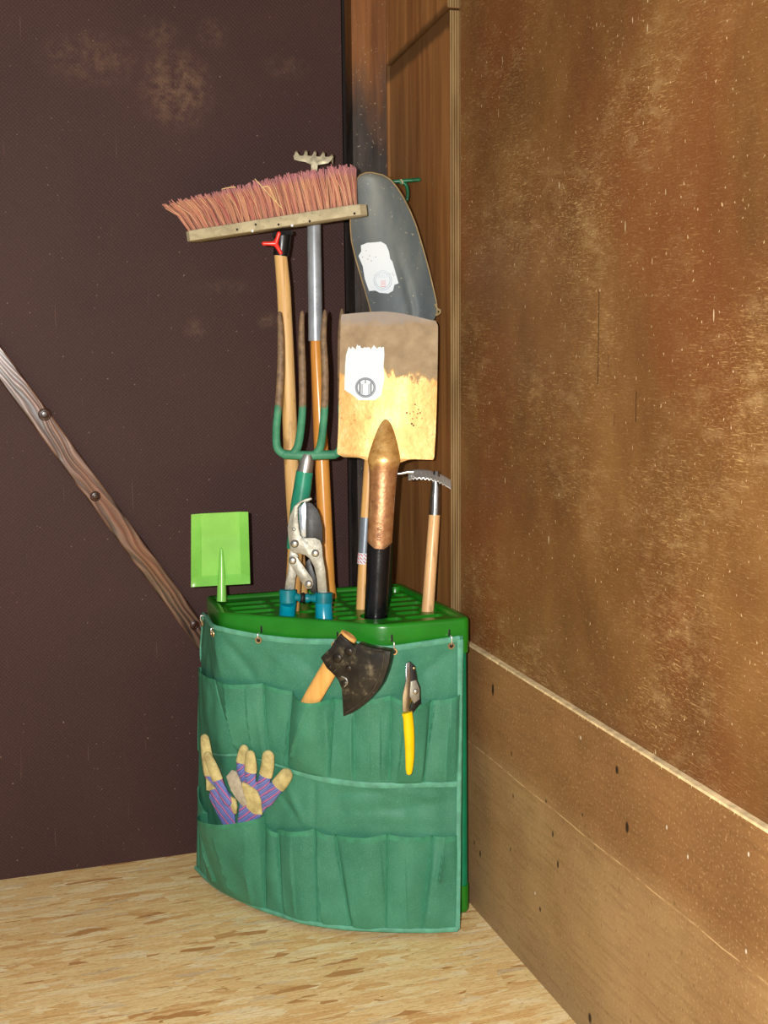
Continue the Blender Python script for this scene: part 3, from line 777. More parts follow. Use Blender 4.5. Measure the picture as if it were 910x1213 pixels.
R2 = [((236, 931), (247, 963), (238, 1033), (247, 1043), .006), ((247, 963), (315, 966), (247, 1043), (316, 1079), .022),
      ((315, 974), (331, 986), (316, 1079), (337, 1086), .006), ((331, 981), (374, 981), (337, 1086), (377, 1096), .012), ((374, 981), (398, 989), (377, 1096), (417, 1101), .006),
      ((398, 988), (459, 987), (417, 1101), (458, 1102), .014), ((459, 987), (512, 989), (458, 1102), (499, 1103), .010), ((512, 989), (541, 988), (499, 1103), (543, 1101), .008)]
for i, (a, b, c, d, bl) in enumerate(R2):
    PKT[20+i] = add_pocket(a, b, c, d, bl, sag=.001, sd=20+i*1.3, topd=.026 if i == 1 else .002, pw=.4 if i == 1 else .8)
# bindings: right side, bottom, row seams
def strip(pts, w, d, name='binding', mat=None):      # px path -> flat tape on the sheet
    q = [uz(*p) for p in pts]; q = [V((a, b, 0)) for a, b in q]; q = catmull(q, 8)
    m = MB(); n_ = len(q)-1
    def fn(s, v):
        i = int(round(s*n_)); p = q[i]; t = q[min(i+1, n_)]-q[max(i-1, 0)]; t = V((t.x*.62, t.y, 0)).normalized()
        o = V((-t.y/.62, t.x, 0))*((v-.5)*w)
        u, z = p.x+o.x, max(.003, p.y+o.y); return BS(u, z, d+.0012*math.sin(PI*v)), BN(u, z)
    return m.grid(lambda s, v: fn(s, v)[0], n_, 4, lambda s, v: fn(s, v)[0]-fn(s, v)[1]*.0012).obj(name, mat or M['bind'], bag, smooth=70)
strip([(544.5, 757), (545, 850), (544, 950), (543.5, 1040), (543, 1099)], .011, .0035)
strip([(233.5, 1027), (253, 1046), (281, 1062), (310, 1075), (337, 1084), (376, 1093.5), (410, 1098), (447, 1100), (500, 1101), (542, 1099.5)], .0085, .0045)
strip([(344, 911), (388, 923), (424, 928), (480, 929), (542, 928)], .010, .0035)
strip([(240, 890), (282, 894), (319, 903), (344, 911)], .006, .003)
strip([(242, 728), (258, 744), (270, 747), (307, 754), (352, 759), (398, 760), (425, 763), (452, 768), (470, 767), (505, 762), (544, 756)], .010, .0022)
strip([(241.5, 728), (239, 760), (236, 790)], .007, .0022)
for i, (x, y) in enumerate(EYES):
    u, z = eu[i]; p = BS(u, z, .003+wr(u, z)); nn = BN(u, z)
    e = MB().torus(p+nn*.001, nn, .0048, .0016, 18, 6).obj('eyelet', M['brass'], bag)
    MB().tube([p-nn*.0008, p+nn*.0014], .0038, 14).obj('eyelet_hole_shade', M['black'], e)  # black disc stands for the shade inside the uncut eyelet
    sx = {0: 0, 1: 0, 2: 0, 3: 0, 4: 1, 5: 2}[i]
    top = V((p.x, p.y, .532)); top += nn*.0015
    MB().tube(catmull([p-nn*.001, p+nn*.0025+V((0, 0, .004)), p.lerp(top, .5)+nn*.003, top+nn*.0015, top-nn*.004], 5), .0013, 8).obj('hook_wire', M['wire'], bag)
    sl = V((p.x, p.y, .527))-nn*.0005
    if i > 1:
        # keyhole slot of the rack skirt: black insert for the shade of its uncut opening
        sd_ = V((-nn.y, nn.x, 0))
        b_ = min(outl, key=lambda e_: (V((e_.x, e_.y, 0))-V((p.x, p.y, 0))).length)
        # project onto skirt polygon
        bd = None
        for k in range(len(outl)):
            A, B = outl[k], outl[(k+1) % len(outl)]; ab = B-A
            if ab.length < 1e-6: continue
            t_ = max(0, min(1, (V((p.x, p.y, 0))-A).dot(ab)/ab.length_squared)); Q = A+ab*t_; dd = (Q-V((p.x, p.y, 0))).length
            if bd is None or dd < bd[0]: bd = (dd, Q, ab.normalized())
        Q = V((bd[1].x, bd[1].y, .5355)); tv = bd[2]; on = V((tv.y, -tv.x, 0));
        if on.dot(nn) < 0: on = -on
        MB().capsule([Q-V((0, 0, .004))-on*.0004, Q+V((0, 0, .0055))-on*.0004], .0022, 12, flat=.35, ref=on).obj('hook_slot_shade', M['black'], rack)

# ------------------------------------------------------------------ tools
NB = V((-fw.x, -fw.y, 0)).normalized()               # horizontally toward the viewer's side of the room
def axis_plane(B, T):                                # plane holding the tool axis, facing the room
    a = (T-B).normalized(); nrm = (NB-a*NB.dot(a)).normalized(); return a, nrm
def down(B, T, z=.004): return B+(B-T)*((B.z-z)/(T.z-B.z))
def along(pts, P0, N): return [onp(x, y, P0, N) for x, y in pts]

# --- spade
B = HP['spade']; T = atY(460, 372, B.y+.03); A, N = axis_plane(B, T); base = down(B, T)
MUDZ = onp(460, 447, T, N).z; SPTOP = onp(460, 371, T, N).z-.012
M['spade'] = mat_spade(); M['spadesocket'] = mat_socket(); M['spadeshaft'] = plain('bronze_lacquered_steel', (172, 118, 72), .3, .4, var=.22, scale=45)
M['blackgrip'] = plain('glossy_black_grip', (14, 15, 18), .22, var=.2, bump=.1)
spade = thing('garden_spade', 'upturned flat garden spade with gold-brown blade, torn white sticker and black handle', 'spade', base)
Lr = [(372.5, 404.5, 516.0), (378, 403.8, 519), (385, 403.6, 519), (420, 403, 518.6), (470, 401.8, 517.6), (510, 400.8, 516.2), (538, 399.5, 514.6), (541.5, 400.5, 514.4), (544, 407, 513)]
def topy(s): return 372.5-4.2*math.sin(PI*min(1, s*1.05))+8.5*max(0, s-.45)**1.3*1.9
def blade(s, v):
    y0 = topy(s); y1 = 541.5+3.2*s
    y = lerp(y0, y1, v); yl = lerp(372.5, 544, v)
    x0 = pick([(a, b) for a, b, c in Lr], yl); x1 = pick([(a, c) for a, b, c in Lr], yl)
    p = onp(lerp(x0, x1, s), y, T, N)
    k = (2*s-1); d = .010*(1-k*k)*(1-.25*v)-.012*(1-v)**2*0
    return p-N*d
def rbl(s, v): return blade(s, v)-N*.0022
MB().grid(blade, 40, 50, rbl).obj('blade', M['spade'], spade, smooth=50)
# socket: tapering ridge up the blade into the shaft
ax = [(457.5, 480), (457.2, 495), (456.8, 510), (456.2, 525), (455.5, 538), (455, 546), (454, 560), (453, 585), (451, 620), (449.5, 650)]
hw_ = [.5, 5.5, 10.5, 15, 18.5, 19.5, 16.6, 15.6, 15.2, 14.6]
rad = []; pts = []
for (x, y), h_ in zip(ax, hw_):
    p = onp(x, y, T, N); r_ = (onp(x+h_, y, T, N)-p).length; rad.append(r_)
    sink = .011*(1-min(1, max(0, (y-482)/64))) ; pts.append(p-N*(sink+.004)+N*0)
CP, CR = catmull(pts, 4), [pick(list(enumerate(rad)), i/4) for i in range(4*(len(rad)-1)+1)]
MB().tube(CP, CR, 28, flat=.48, ref=N).obj('socket', M['spadesocket'], spade)
web = [(414, 540), (428, 543.2), (435, 546), (438.3, 552), (439.5, 562), (443, 572), (465, 572), (468.5, 562), (470.5, 553), (475, 548), (483, 545.2), (499, 543.4), (480, 512), (434, 510)]
MB().plate([p-N*.0085 for p in along(web, T, N)], -N*.003, .0006).obj('shoulder_web', M['spade'], spade)
flare = [(418, 541.5), (430, 543), (437.5, 549), (438.8, 556), (439, 566), (469, 566), (470, 556), (474, 549.5), (482, 545.5), (492, 544.5), (470, 520), (440, 520)]
pe = [onp(449.5, 648, T, N), onp(447.6, 690, T, N), onp(445.5, 728, T, N)]
r0 = (onp(464, 650, T, N)-onp(449.5, 650, T, N)).length
gr_p = [pe[0]+A*.012, pe[0], pe[1], pe[2], base+A*.03, base]
mb = MB(); gp = [p-N*.004 for p in gr_p]
seg = 28; vs = []
mb.tube([gp[1]-A*.006]+gp[2:], [r0*1.03, r0*.98, r0*.97, r0*.95, r0*.95], 28)
# pointed upper end of the grip sleeve
ring0 = [gp[1]-A*.006]
bb = N; aa = A.cross(N).normalized(); vs = []; fs = []
for k in range(28):
    w = 2*PI*k/28; dirv = aa*math.cos(w)+bb*math.sin(w)
    vs.append(ring0[0]+dirv*r0*1.03); vs.append(ring0[0]+A*(.012*(1-max(0, math.sin(w))**3)+.002)+dirv*r0*1.03)
for k in range(28):
    k2 = (k+1) % 28; fs.append((2*k, 2*k2, 2*k2+1, 2*k+1))
mb.add(vs, fs); mb.obj('grip', M['blackgrip'], spade)
M['label'] = mat_sticker('torn_white_sticker'); M['ink'] = plain('grey_print', (128, 136, 146), .6); M['inkred'] = plain('pink_print', (206, 130, 130), .6); M['inkpale'] = plain('pale_print', (168, 182, 192), .6)
def bl_pt(x, y, off):                                 # point lying on the dished blade
    p = onp(x, y, T, N); a, b = onp(401.5, y, T, N), onp(516, y, T, N); s = (p-a).dot(b-a)/(b-a).length_squared; v = (y-370)/172
    k = 2*s-1; return p-N*(.010*(1-k*k)*(1-.25*v)-off)
def sticker(rows, n_u, n_v, ptf, mat, parent, name='sticker', off=.0008):
    ys = [r[0] for r in rows]
    def fn(s, v, o):
        y = lerp(ys[0], ys[-1], v); x0 = pick([(a, b) for a, b, c in rows], y); x1 = pick([(a, c) for a, b, c in rows], y)
        yy = y+(2.2*noise.noise(V((s*9, 0, ys[0])))+1.5*noise.noise(V((s*23, 0, 4))))*(1-v)**2*2.2
        return ptf(lerp(x0, x1, s), yy, o)
    return MB().grid(lambda s, v: fn(s, v, off), n_u, n_v, lambda s, v: fn(s, v, 0)).obj(name, mat, parent)
sk = sticker([(411, 413, 455), (420, 410, 455.5), (432, 409, 454.5), (448, 408.5, 455.5), (462, 408, 453), (468, 418, 452), (474, 425, 444)], 40, 30, bl_pt, M['label'], spade)
mb = MB()
for rr, tk in ((11.5, .0007), (10, .0011)):
    mb.tube([bl_pt(433+rr*math.cos(w)*1.02, 459+rr*math.sin(w), .0013) for w in [2*PI*k/36 for k in range(37)]], tk, 6)
for x, y0, y1, tk in ((426.5, 453, 466, .0014), (439.5, 453, 466, .0014), (429, 455, 467, .0007), (437, 455, 467, .0007), (433, 450, 454, .0009)):
    mb.tube([bl_pt(x, y0, .0013), bl_pt(x, (y0+y1)/2, .0013), bl_pt(x, y1, .0013)], tk, 6)
mb.obj('print', M['ink'], sk)
# dark smudges / stamp marks on blade and shaft
M['stamp'] = plain('dark_stamp', (66, 42, 20), .5)
mb = MB(); rnd = random.Random(4)
for x, y in ((486, 490), (490, 488), (495, 490), (489, 496), (494, 495), (498, 489), (488, 502), (490, 504), (482, 489), (496, 485), (492, 479)):
    p = bl_pt(x, y, .0006); mb.sphere(p, .0011+rnd.random()*.0009, N, .25, 8, 5)
mb.obj('stamp_mark', M['stamp'], spade)
def shaft_pt(x, y):
    c = onp(lerp(453, 449.5, (y-585)/65), y, T, N)-N*.004; p = onp(x, y, T, N)-N*.004
    e = p-c; r_ = (onp(453+15.4, 600, T, N)-onp(453, 600, T, N)).length; h = max(0, 1-(e.length/r_)**2)**.5*r_*.62
    return p+N*(h+.0003)
mb = MB()                                             # stamped digits 325
def stroke(pl): mb.tube([shaft_pt(x, y) for x, y in pl], .00055, 6)
stroke([(447, 619), (452, 619.5), (449.5, 622), (452, 624), (447, 625.5)])
stroke([(447, 627.5), (451.5, 626.8), (452, 629), (447, 632), (452, 632)])
stroke([(451.5, 633.5), (447, 633.5), (447, 635.5), (451, 636), (451, 639), (446.5, 639)])
mb.obj('stamped_number', M['stamp'], spade)

# --- shovel
B = HP['shovel']; T = atY(454, 207, B.y+.06); A, N = axis_plane(B, T); base = down(B, T)
# turn the blade a little about its own axis
NS = (Matrix.Rotation(math.radians(-8), 3, A) @ N).normalized()
M['shovel'] = mat_shovel(); M['rim'] = plain('worn_tan_edge', (150, 128, 88), .6, .2)
M['ash'] = mat_wood('pale_ash_handle', (206, 146, 78), (236, 190, 120))
shovel = thing('round_shovel', 'big rounded dark grey shovel blade behind the spade, with white sticker patch', 'shovel', base)
Ls = [(204.5, 434, 441), (207, 427, 453), (212, 423, 462), (222, 419.5, 470.5), (235, 417, 478.5), (250, 415.4, 486), (266, 415, 492.6), (285, 416.4, 498.5), (305, 421, 504.3), (325, 426.8, 509.6), (345, 432.8, 514.3), (360, 437, 517.6), (370, 439.6, 518), (384, 442, 512), (396, 446, 490), (408, 451, 472), (425, 453, 465)]
def sbl(s, v):
    y = lerp(204.5, 425, v); x0 = pick([(a, b) for a, b, c in Ls], y); x1 = pick([(a, c) for a, b, c in Ls], y)
    p = onp(lerp(x0, x1, s), y, T, NS); w = (x1-x0)/100.
    k = 2*s-1; d = .020*w*(1-k*k)+.016*(1-v)*(1-v)*0
    rib = .004*math.exp(-((s-.62)/.06)**2)*min(1, max(0, (v-.35)*3))
    return p-NS*(d-rib)
MB().grid(sbl, 40, 80, lambda s, v: sbl(s, v)-NS*.002).obj('blade', M['shovel'], shovel, smooth=50)
ed = [sbl(0, v) for v in [1-.0125*k for k in range(18, 81)]]+[sbl(1, .0125*k) for k in range(0, 62)]
MB().tube(ed, .0013, 8).obj('blade_edge', M['rim'], shovel)
ear = [onp(x, y, T, NS) for x, y in ((515.5, 360), (518.5, 366), (521.5, 367.5), (521, 371), (516, 373.5))]
MB().tube(catmull(ear, 4), .0022, 8).obj('tread', M['rim'], shovel)
def sh_pt(x, y, off):
    x0 = pick([(a, b) for a, b, c in Ls], y); x1 = pick([(a, c) for a, b, c in Ls], y); return sbl((x-x0)/(x1-x0), (y-204.5)/220.5)+NS*off
def sh_sticker(pts, off, mat, name, par, nn=14):
    cx_ = sum(p[0] for p in pts)/len(pts); cy_ = sum(p[1] for p in pts)/len(pts)
    def fn(s, v, o):
        q = s*len(pts); i = int(q) % len(pts); j = (i+1) % len(pts); t = q-int(q)
        x, y = lerp(pts[i][0], pts[j][0], t), lerp(pts[i][1], pts[j][1], t)
        return sh_pt(lerp(cx_, x, v), lerp(cy_, y, v), o)
    return MB().grid(lambda s, v: fn(s, v, off), len(pts)*3, nn, lambda s, v: fn(s, v, off-.0007)).obj(name, mat, par)
stk = [(427, 290), (434, 286.5), (443, 285.5), (450, 284.5), (456, 288), (459.5, 296), (461, 305), (463.5, 308), (467, 320), (471, 334), (466, 336), (464.5, 343), (459, 346.5), (449, 346), (444, 343.5), (437, 344.5), (432, 330), (429.5, 315), (424.5, 303), (427.5, 297)]
ss = sh_sticker(stk, .0009, M['label'], 'sticker', shovel)
mb = MB()
for rr in (10.5, 8.5):
    mb.tube([sh_pt(452.5+rr*math.cos(w)*.98, 331+rr*1.1*math.sin(w), .0012) for w in [2*PI*k/30 for k in range(31)]], .00045, 6)
for k in range(5): mb.tube([sh_pt(448+k*2.2, 324, .0012), sh_pt(448+k*2.2, 328, .0012)], .0004, 6)
mb.obj('print', M['inkpale'], ss)
mb = MB()
for k in range(4): mb.tube([sh_pt(450, 332+k*2.2, .0012), sh_pt(456, 331.6+k*2.2, .0012)], .0005, 6)
mb.obj('pink_print', M['inkred'], ss)
mb = MB()
for x, y in ((433, 296), (437, 302), (429, 304), (435, 306), (444, 303), (439, 308)): mb.sphere(sh_pt(x, y, .0008), .0011, NS, .3, 8, 5)
mb.obj('dark_fleck', M['ink'], ss)
top = onp(451.5, 400, T, N)-NS*.006
M['silver'] = plain('brushed_steel', (190, 190, 186), .3, .9, var=.1); M['foil'] = plain('grey_foil_band', (128, 138, 150), .4, .3)
MB().tube([onp(450, 380, T, N)-NS*.018, onp(448, 420, T, N)-NS*.008, onp(444, 470, T, N), onp(441.5, 500, T, N)], [.006, .013, .0125, .012], 20).obj('socket', M['shovel'], shovel)
q0, q1, q2, q3, q4 = [onp(x, y, T, N) for x, y in ((441.8, 495), (437.2, 560), (434, 613), (431.4, 655), (430.5, 668))]
MB().tube([q0, q1, q2, B, base+A*.01, base], [.0098, .0102, .0105, .011, .0115, .0115], 20).obj('handle', M['ash'], shovel)
fb = MB().tube([q2, q3], .0113, 20).obj('foil_band', M['foil'], shovel)
M['redprint'] = plain('red_print', (206, 52, 40), .5)
MB().tube([q3, q4], .0113, 20).obj('label_band', M['label'], fb)
mb = MB(); rd = .0117
sx_ = A.cross(N).normalized()
if sx_.x < 0: sx_ = -sx_
for t0, t1 in ((.05, .28), (.38, .6), (.7, .92)):
    for k in range(3):
        w0 = -1.15+.55*k; mb.tube([lerp(q3, q4, lerp(t0, t1, j/4))+N*(rd*math.cos(w0+.45*j/4))+sx_*(rd*math.sin(w0+.45*j/4)) for j in range(5)], .0007, 6)
mb.obj('label_print', M['redprint'], fb)

# --- garden fork
B = HP['fork']; T = atY(366, 368, B.y+.0); A, N = axis_plane(B, T); base = down(B, T)
TINEZ = onp(370, 484, T, N).z
M['tine'] = mat_tines(); M['forktube'] = plain('teal_painted_tube', (38, 140, 112), .3, var=.1)
fork = thing('garden_fork', 'four-tined digging fork, rusty tips and teal painted shoulders, left of the spade', 'garden fork', base)
tn = [[(331.5, 369), (331.5, 374), (333, 400), (333, 440), (330.5, 480), (328, 505), (327.5, 520), (329, 531), (335, 537), (344, 538.5)],
      [(357.8, 368), (358, 374), (357.5, 400), (359, 440), (359, 480), (357, 505), (354.5, 522), (351.5, 532), (347, 538)],
      [(384.6, 367), (384.8, 374), (383.5, 400), (385.5, 440), (385, 480), (383, 505), (381, 522), (378.5, 532), (374, 538)],
      [(405, 366), (405, 374), (404, 400), (404.5, 440), (405, 480), (406, 505), (406, 520), (404, 531), (398, 537.5), (390, 538.5)]]
bow = [0, .002, .008, .013, .012, .007, .003, .001, 0, 0]
for path in tn:
    pts = [onp(x, y, T, N)+N*bow[i] for i, (x, y) in enumerate(path)]
    rr = [.0012, .0042, .0058, .0066, .0068, .007, .0072, .0074, .0076, .0076][:len(pts)]
    P = catmull(pts, 4); R = [pick(list(enumerate(rr)), i/4) for i in range(len(P))]
    MB().tube(P, R, 12, flat=.8, ref=N).obj('tine', M['tine'], fork)
br = [onp(x, y, T, N) for x, y in ((338, 538.4), (350, 539), (365, 539.5), (380, 539), (396, 538.4))]
MB().capsule(catmull(br, 4), .0082, 14, flat=.9, ref=N).obj('crosspiece', M['tine'], fork)
q = [onp(x, y, T, N) for x, y in ((365, 538), (363.5, 545), (361, 560), (355, 600), (349.5, 650))]
MB().tube([q[0], q[1], q[2]], [.010, .0135, .0142], 20).obj('ferrule', M['silver'], fork)
MB().tube([q[2]+A*.002, q[3], q[4]], [.0152, .0165, .0155], 24).obj('socket', M['forktube'], fork)
MB().tube([q[4]+A*.03, B, base+A*.01, base], .0135, 20).obj('handle', M['ash'], fork)

# --- broom
B = HP['broom']; T = atY(333, 285, B.y-.005); A, N = axis_plane(B, T); base = down(B, T)
M['oldwood'] = mat_wood('worn_broom_handle', (200, 154, 88), (232, 194, 132), dark=((112, 78, 40), .55), rough=.5)
M['greywood'] = mat_wood('weathered_grey_block', (152, 142, 112), (196, 186, 152), axis='X', rough=.7)
M['socket'] = plain('black_plastic', (16, 16, 18), .35); M['redplastic'] = plain('red_plastic', (226, 44, 30), .3)
broom = thing('push_broom', 'upside-down push broom with pink bristles and grey wooden head', 'broom', base)
q = [onp(x, y, T, N) for x, y in ((332.5, 302), (336, 340), (339, 400), (342, 470), (345, 545), (348, 600))]
MB().tube(q+[B, base+A*.01, base], [.0115, .0125, .0128, .0132, .0134, .0136, .014, .014, .014], 20).obj('handle', M['oldwood'], broom)
# head frame: along L (photo left to right), up U, out N
N0 = N; N = (Matrix.Rotation(math.radians(-20), 3, V((0, 0, 1))) @ N).normalized()   # head swung, right end toward the room
e0, e1 = onp(227.5, 280.5, T, N), onp(427, 249.5, T, N)
Lx = (e1-e0).normalized(); Ux = N.cross(Lx).normalized()
if Ux.z < 0: Ux = -Ux
hl = (e1-e0).length; bh = (onp(300, 262, T, N)-onp(300, 274, T, N)).length*1.05; dep = .048
def hp(a, b, c): return e0+Lx*a+Ux*b+N*c            # a along, b up from block bottom centre line, c toward the room
o2 = [(-.0, -.018), (.008, -.024), (hl-.008, -.024), (hl+.006, -.016), (hl+.012, 0), (hl+.006, .016), (hl-.008, .024), (.008, .024), (-.002, .016), (-.004, 0)]
mb = MB(); mb.plate([hp(a, -bh/2, c) for a, c in o2], Ux*bh, .0015)
blk = mb.obj('head_block', M['greywood'], broom, smooth=35)
M['iron'] = plain('dark_nail', (40, 34, 30), .5, .6)
for x, y in ((281, 272), (367, 262), (330, 266), (303, 266), (420, 253)):
    p = onp(x, y, T+N*.024, N); MB().sphere(p, .0022, N, .5, 10, 6).obj('nail', M['iron'], blk)
for x, y in ((299, 273.5), (346, 267)):
    p = onp(x, y, T+N*.0243, N); MB().sphere(p, .0026, N, .4, 10, 6).obj('white_fleck', M['label'], blk)
# bristles
M['bristle'] = mat_bristle()
mb = MB(); rnd = random.Random(11)
rows, per = 5, 27
for r_ in range(rows):
    for i in range(per):
        fa = (i+.5+(.25 if r_ % 2 else -.1))/per; a = fa*(hl-.012)+.004
        c = -.019+.0095*r_
        lean = -.56*(1-fa)**2.3-.03                   # fan to the left end
        front = (r_-2)/2.
        bl_ = .064+.006*fa
        for k in range(20):
            ja, jc = rnd.gauss(0, .0015), rnd.gauss(0, .0015)
            if k == 0: tl, tc = rnd.gauss(0, .05), rnd.gauss(0, .05)
            la = lean+tl*(.3+.7*fa)+rnd.gauss(0, .04); lc = front*.20+tc+rnd.gauss(0, .05)
            L_ = bl_*rnd.uniform(.88, 1.05)*(1 if r_ < 3 else .97)
            p0 = hp(a+ja*.5, bh/2-.002, c+jc*.5)
            p1 = hp(a+ja+la*L_*.45, bh/2+L_*.5, c+jc+lc*L_*.4)
            p2 = hp(a+ja+la*L_+rnd.gauss(0, .0012), bh/2+L_*(1-.30*abs(la)), c+jc+lc*L_*1.1)
            mb.tube([p0, p1, p2], [.0012, .0012, .0009], 4)
br_o = mb.obj('bristles', M['bristle'], broom, smooth=60); br_o['kind'] = 'stuff'
# holder with red wing screw
NH = N; N = N0
hx = onp(334.5, 287, T, N)
mb = MB(); mb.tube([onp(332.6, 303, T, N), onp(334, 290, T, N), onp(335, 276, T, N)], [.0135, .0145, .0150], 16)
s0 = onp(335, 279, T, N); mb.obox(s0-A*-.003, Lx*.019, N*.018, A*.0035)
hold = mb.obj('handle_socket', M['socket'], broom)
kc = onp(326.5, 288.5, T+N*.026, N); side = A.cross(N).normalized()
if side.x < 0: side = -side
mb = MB(); mb.tube([kc-N*.010, kc+N*.002], [.0045, .0045], 14)
for x, y in ((312.5, 288.5), (330.5, 276.5), (332.5, 299.5)):
    e_ = onp(x, y, T+N*.028, N); mb.capsule([kc, lerp(kc, e_, .5), e_], [.0048, .0035, .0034], 10, flat=.7, ref=N)
mb.obj('wing_screw', M['redplastic'], hold)

# straws caught in the bristles
M['straw'] = plain('dry_straw', (226, 196, 138), .7)
N = NH; PB = T+N*.036
for pts, lb in (([(302, 212), (315, 226), (324, 236), (330, 242)], 'longest pale straw slanting across the middle of the pink broom bristles'),
                ([(263, 224), (272, 222), (279, 221.5)], 'short pale straw lying flat on bristle tips left of the broom middle'),
                ([(310, 222), (318, 221), (322, 228), (329, 241), (335, 247)], 'bent straw hanging in the broom bristles just right of the longest straw')):
    pp = catmull([onp(x, y, PB+N*(.004 if len(pts) < 5 else .008), N) for x, y in pts], 4)
    tag(MB().tube(pp, .0008, 6).obj('straw', M['straw'], org=pp[0]), lb, 'straw', 'straws caught in the broom')

# --- hand rake on aluminium tube
B = HP['rake']; T = atY(372.5, 190, B.y+.065); A, N = axis_plane(B, T); base = down(B, T)
M['orange'] = mat_wood('orange_lacquered_handle', (206, 132, 50), (236, 170, 84), rough=.25)
M['alu'] = plain('aluminium', (176, 184, 192), .32, .4, var=.1); M['zinc'] = plain('dirty_zinc', (178, 168, 138), .5, .3, var=.2, scale=90)
rake = thing('small_rake', 'small five-toothed rake on an aluminium tube and orange wooden handle', 'rake', base)
q = [onp(x, y, T, N) for x, y in ((372.8, 210), (372, 268), (374, 404), (375, 420), (381, 540), (388.5, 690))]
MB().tube([q[0], q[1], q[2]], [.0105, .0128, .0135], 24).obj('tube', M['alu'], rake)
MB().tube([q[2]+A*.004, q[2]-A*.02, q[4], q[5], B, base+A*.01, base], [.0098, .0105, .0140, .0135, .0130, .013, .013], 20).obj('handle', M['orange'], rake)
o = [(347.5, 184.5), (350, 181.5), (353, 181), (355, 184), (359, 184.5), (361.5, 180.8), (364, 180.5), (364.5, 184), (369, 184.8), (371.5, 181.2), (374, 181.5), (375, 185), (379, 185.5), (381.5, 182), (384, 182.5), (385.5, 185.5), (389, 185.5), (392, 184.5), (394, 186), (393, 189.5), (388.5, 193.5), (382, 194.5), (376.5, 195.5), (375.5, 210), (369, 210), (368.5, 195), (362, 192), (353, 190.5), (348.5, 189)]
MB().plate(along(o, T, N), -N*.004, .0006).obj('rake_head', M['zinc'], rake)
for x, y in ((351, 182), (362.5, 181.5), (373, 182), (383, 183), (393, 186)):
    p = onp(x, y, T, N); MB().tube(catmull([p-N*.001, p+A*.004-N*.008, p+A*.003-N*.022, p-A*.006-N*.034], 4), [.0032, .0031, .0031, .003, .003, .0029, .0028, .0026, .0024, .0022, .0018, .0012, .0006], 8).obj('tooth', M['zinc'], rake)
mb = MB()
for k, (x, y) in enumerate(((377, 340), (377.5, 346), (377.6, 352), (378, 360), (378, 366), (378, 373))):
    p = onp(x-2, y, T+N*.0133, N); mb.sphere(p, .0012, N, .3, 8, 5)
mb.obj('tube_mark', M['ink'], rake)

# --- green wire hook tool
B = HP['hook']; T = atY(479, 214, B.y+.045); A, N = axis_plane(B, T); base = down(B, T)
M['hookgreen'] = plain('dark_green_coating', (12, 92, 58), .3, var=.25, scale=60)
hook = thing('green_hook_tool', 'thin dark green steel tool with crossbar, top showing right of the shovel blade', 'hook', base)
hp_ = [onp(x, y, T, N) for x, y in ((473.5, 217), (477.5, 216.5), (481.5, 220), (483.2, 228), (482.5, 236), (480.5, 243))]
sp_ = onp(477, 300, T, N)
MB().tube(catmull(hp_+[sp_, lerp(sp_, B, .5), B, base], 6), .0032, 12).obj('bent_stem', M['hookgreen'], hook)
MB().capsule([onp(458, 215.8, T, N)+N*.0, onp(478, 214.3, T, N), onp(496.5, 212.8, T, N)], .0036, 12).obj('crossbar', M['hookgreen'], hook)
mb = MB().torus(onp(475, 215.5, T, N), V((.9, .3, .3)), .0045, .001, 14, 6); mb.obj('twine_ring', M['straw'], hook)

# --- loppers
B = (HP['lop_l']+HP['lop_r'])/2; T = atY(362, 595, B.y+.015); A, N = axis_plane(B, T)
k6 = lambda x, y: (310+x/7.58, 580+y/7.58)
def lp(pts, off): return [onp(*k6(x, y), T+N*off, N) for x, y in pts]
M['plate'] = plain('grey_forged_metal', (142, 140, 128), .42, .45, var=.15, scale=60, bump=.15); M['bladesteel'] = plain('bright_blade_steel', (176, 186, 196), .25, .8)
M['tealp'] = plain('teal_plastic', (0, 118, 132), .35, var=.12, scale=50); M['bluetube'] = plain('turquoise_handle', (0, 140, 166), .25, var=.05); M['coated'] = plain('black_coated_blade', (15, 15, 16), .45, .0, var=.6, scale=70)
fl, fr = HP['lop_l'], HP['lop_r']
lop = thing('loppers', 'teal-handled lever loppers with grey riveted jaws standing in the rack front', 'loppers', ((fl.x+fr.x)/2, (fl.y+fr.y)/2, .06))
MB().plate(lp([(395, 110), (450, 120), (500, 175), (525, 235), (548, 340), (550, 470), (520, 520), (480, 560), (430, 560), (395, 460)], -.004), -N*.004, .0008).obj('cutting_blade', M['coated'], lop)
MB().plate(lp([(330, 165), (395, 105), (402, 200), (400, 430), (360, 440), (338, 330)], -.001), -N*.003, .0006).obj('bright_blade', M['bladesteel'], lop)
MB().plate(lp([(445, 70), (455, 88), (415, 108), (360, 118), (325, 160), (325, 250), (335, 350), (350, 415), (370, 432), (480, 434), (525, 455), (545, 510), (550, 600), (572, 720), (590, 930), (505, 930), (495, 800), (470, 690), (430, 620), (395, 590), (340, 575), (285, 570), (255, 540), (240, 440), (232, 340), (255, 230), (290, 150), (340, 105), (395, 82)], .003), -N*.004, .0008).obj('jaw_plate', M['plate'], lop)
MB().plate(lp([(255, 540), (300, 560), (330, 590), (325, 720), (305, 800), (290, 930), (205, 930), (215, 830), (238, 720), (242, 620)], -.002), -N*.005, .0008).obj('lever_arm', M['plate'], lop)
MB().plate(lp([(430, 620), (490, 790), (500, 930), (450, 930), (410, 870), (395, 650)], -.004), -N*.004, .0008).obj('rear_arm', M['coated'], lop)
MB().plate(lp(roundl := [(243, 620), (262, 595), (295, 592), (325, 612), (455, 800), (466, 850), (445, 888), (405, 892), (375, 860), (262, 680), (245, 655)], .007), -N*.0035, .0008).obj('link_bar', M['plate'], lop)
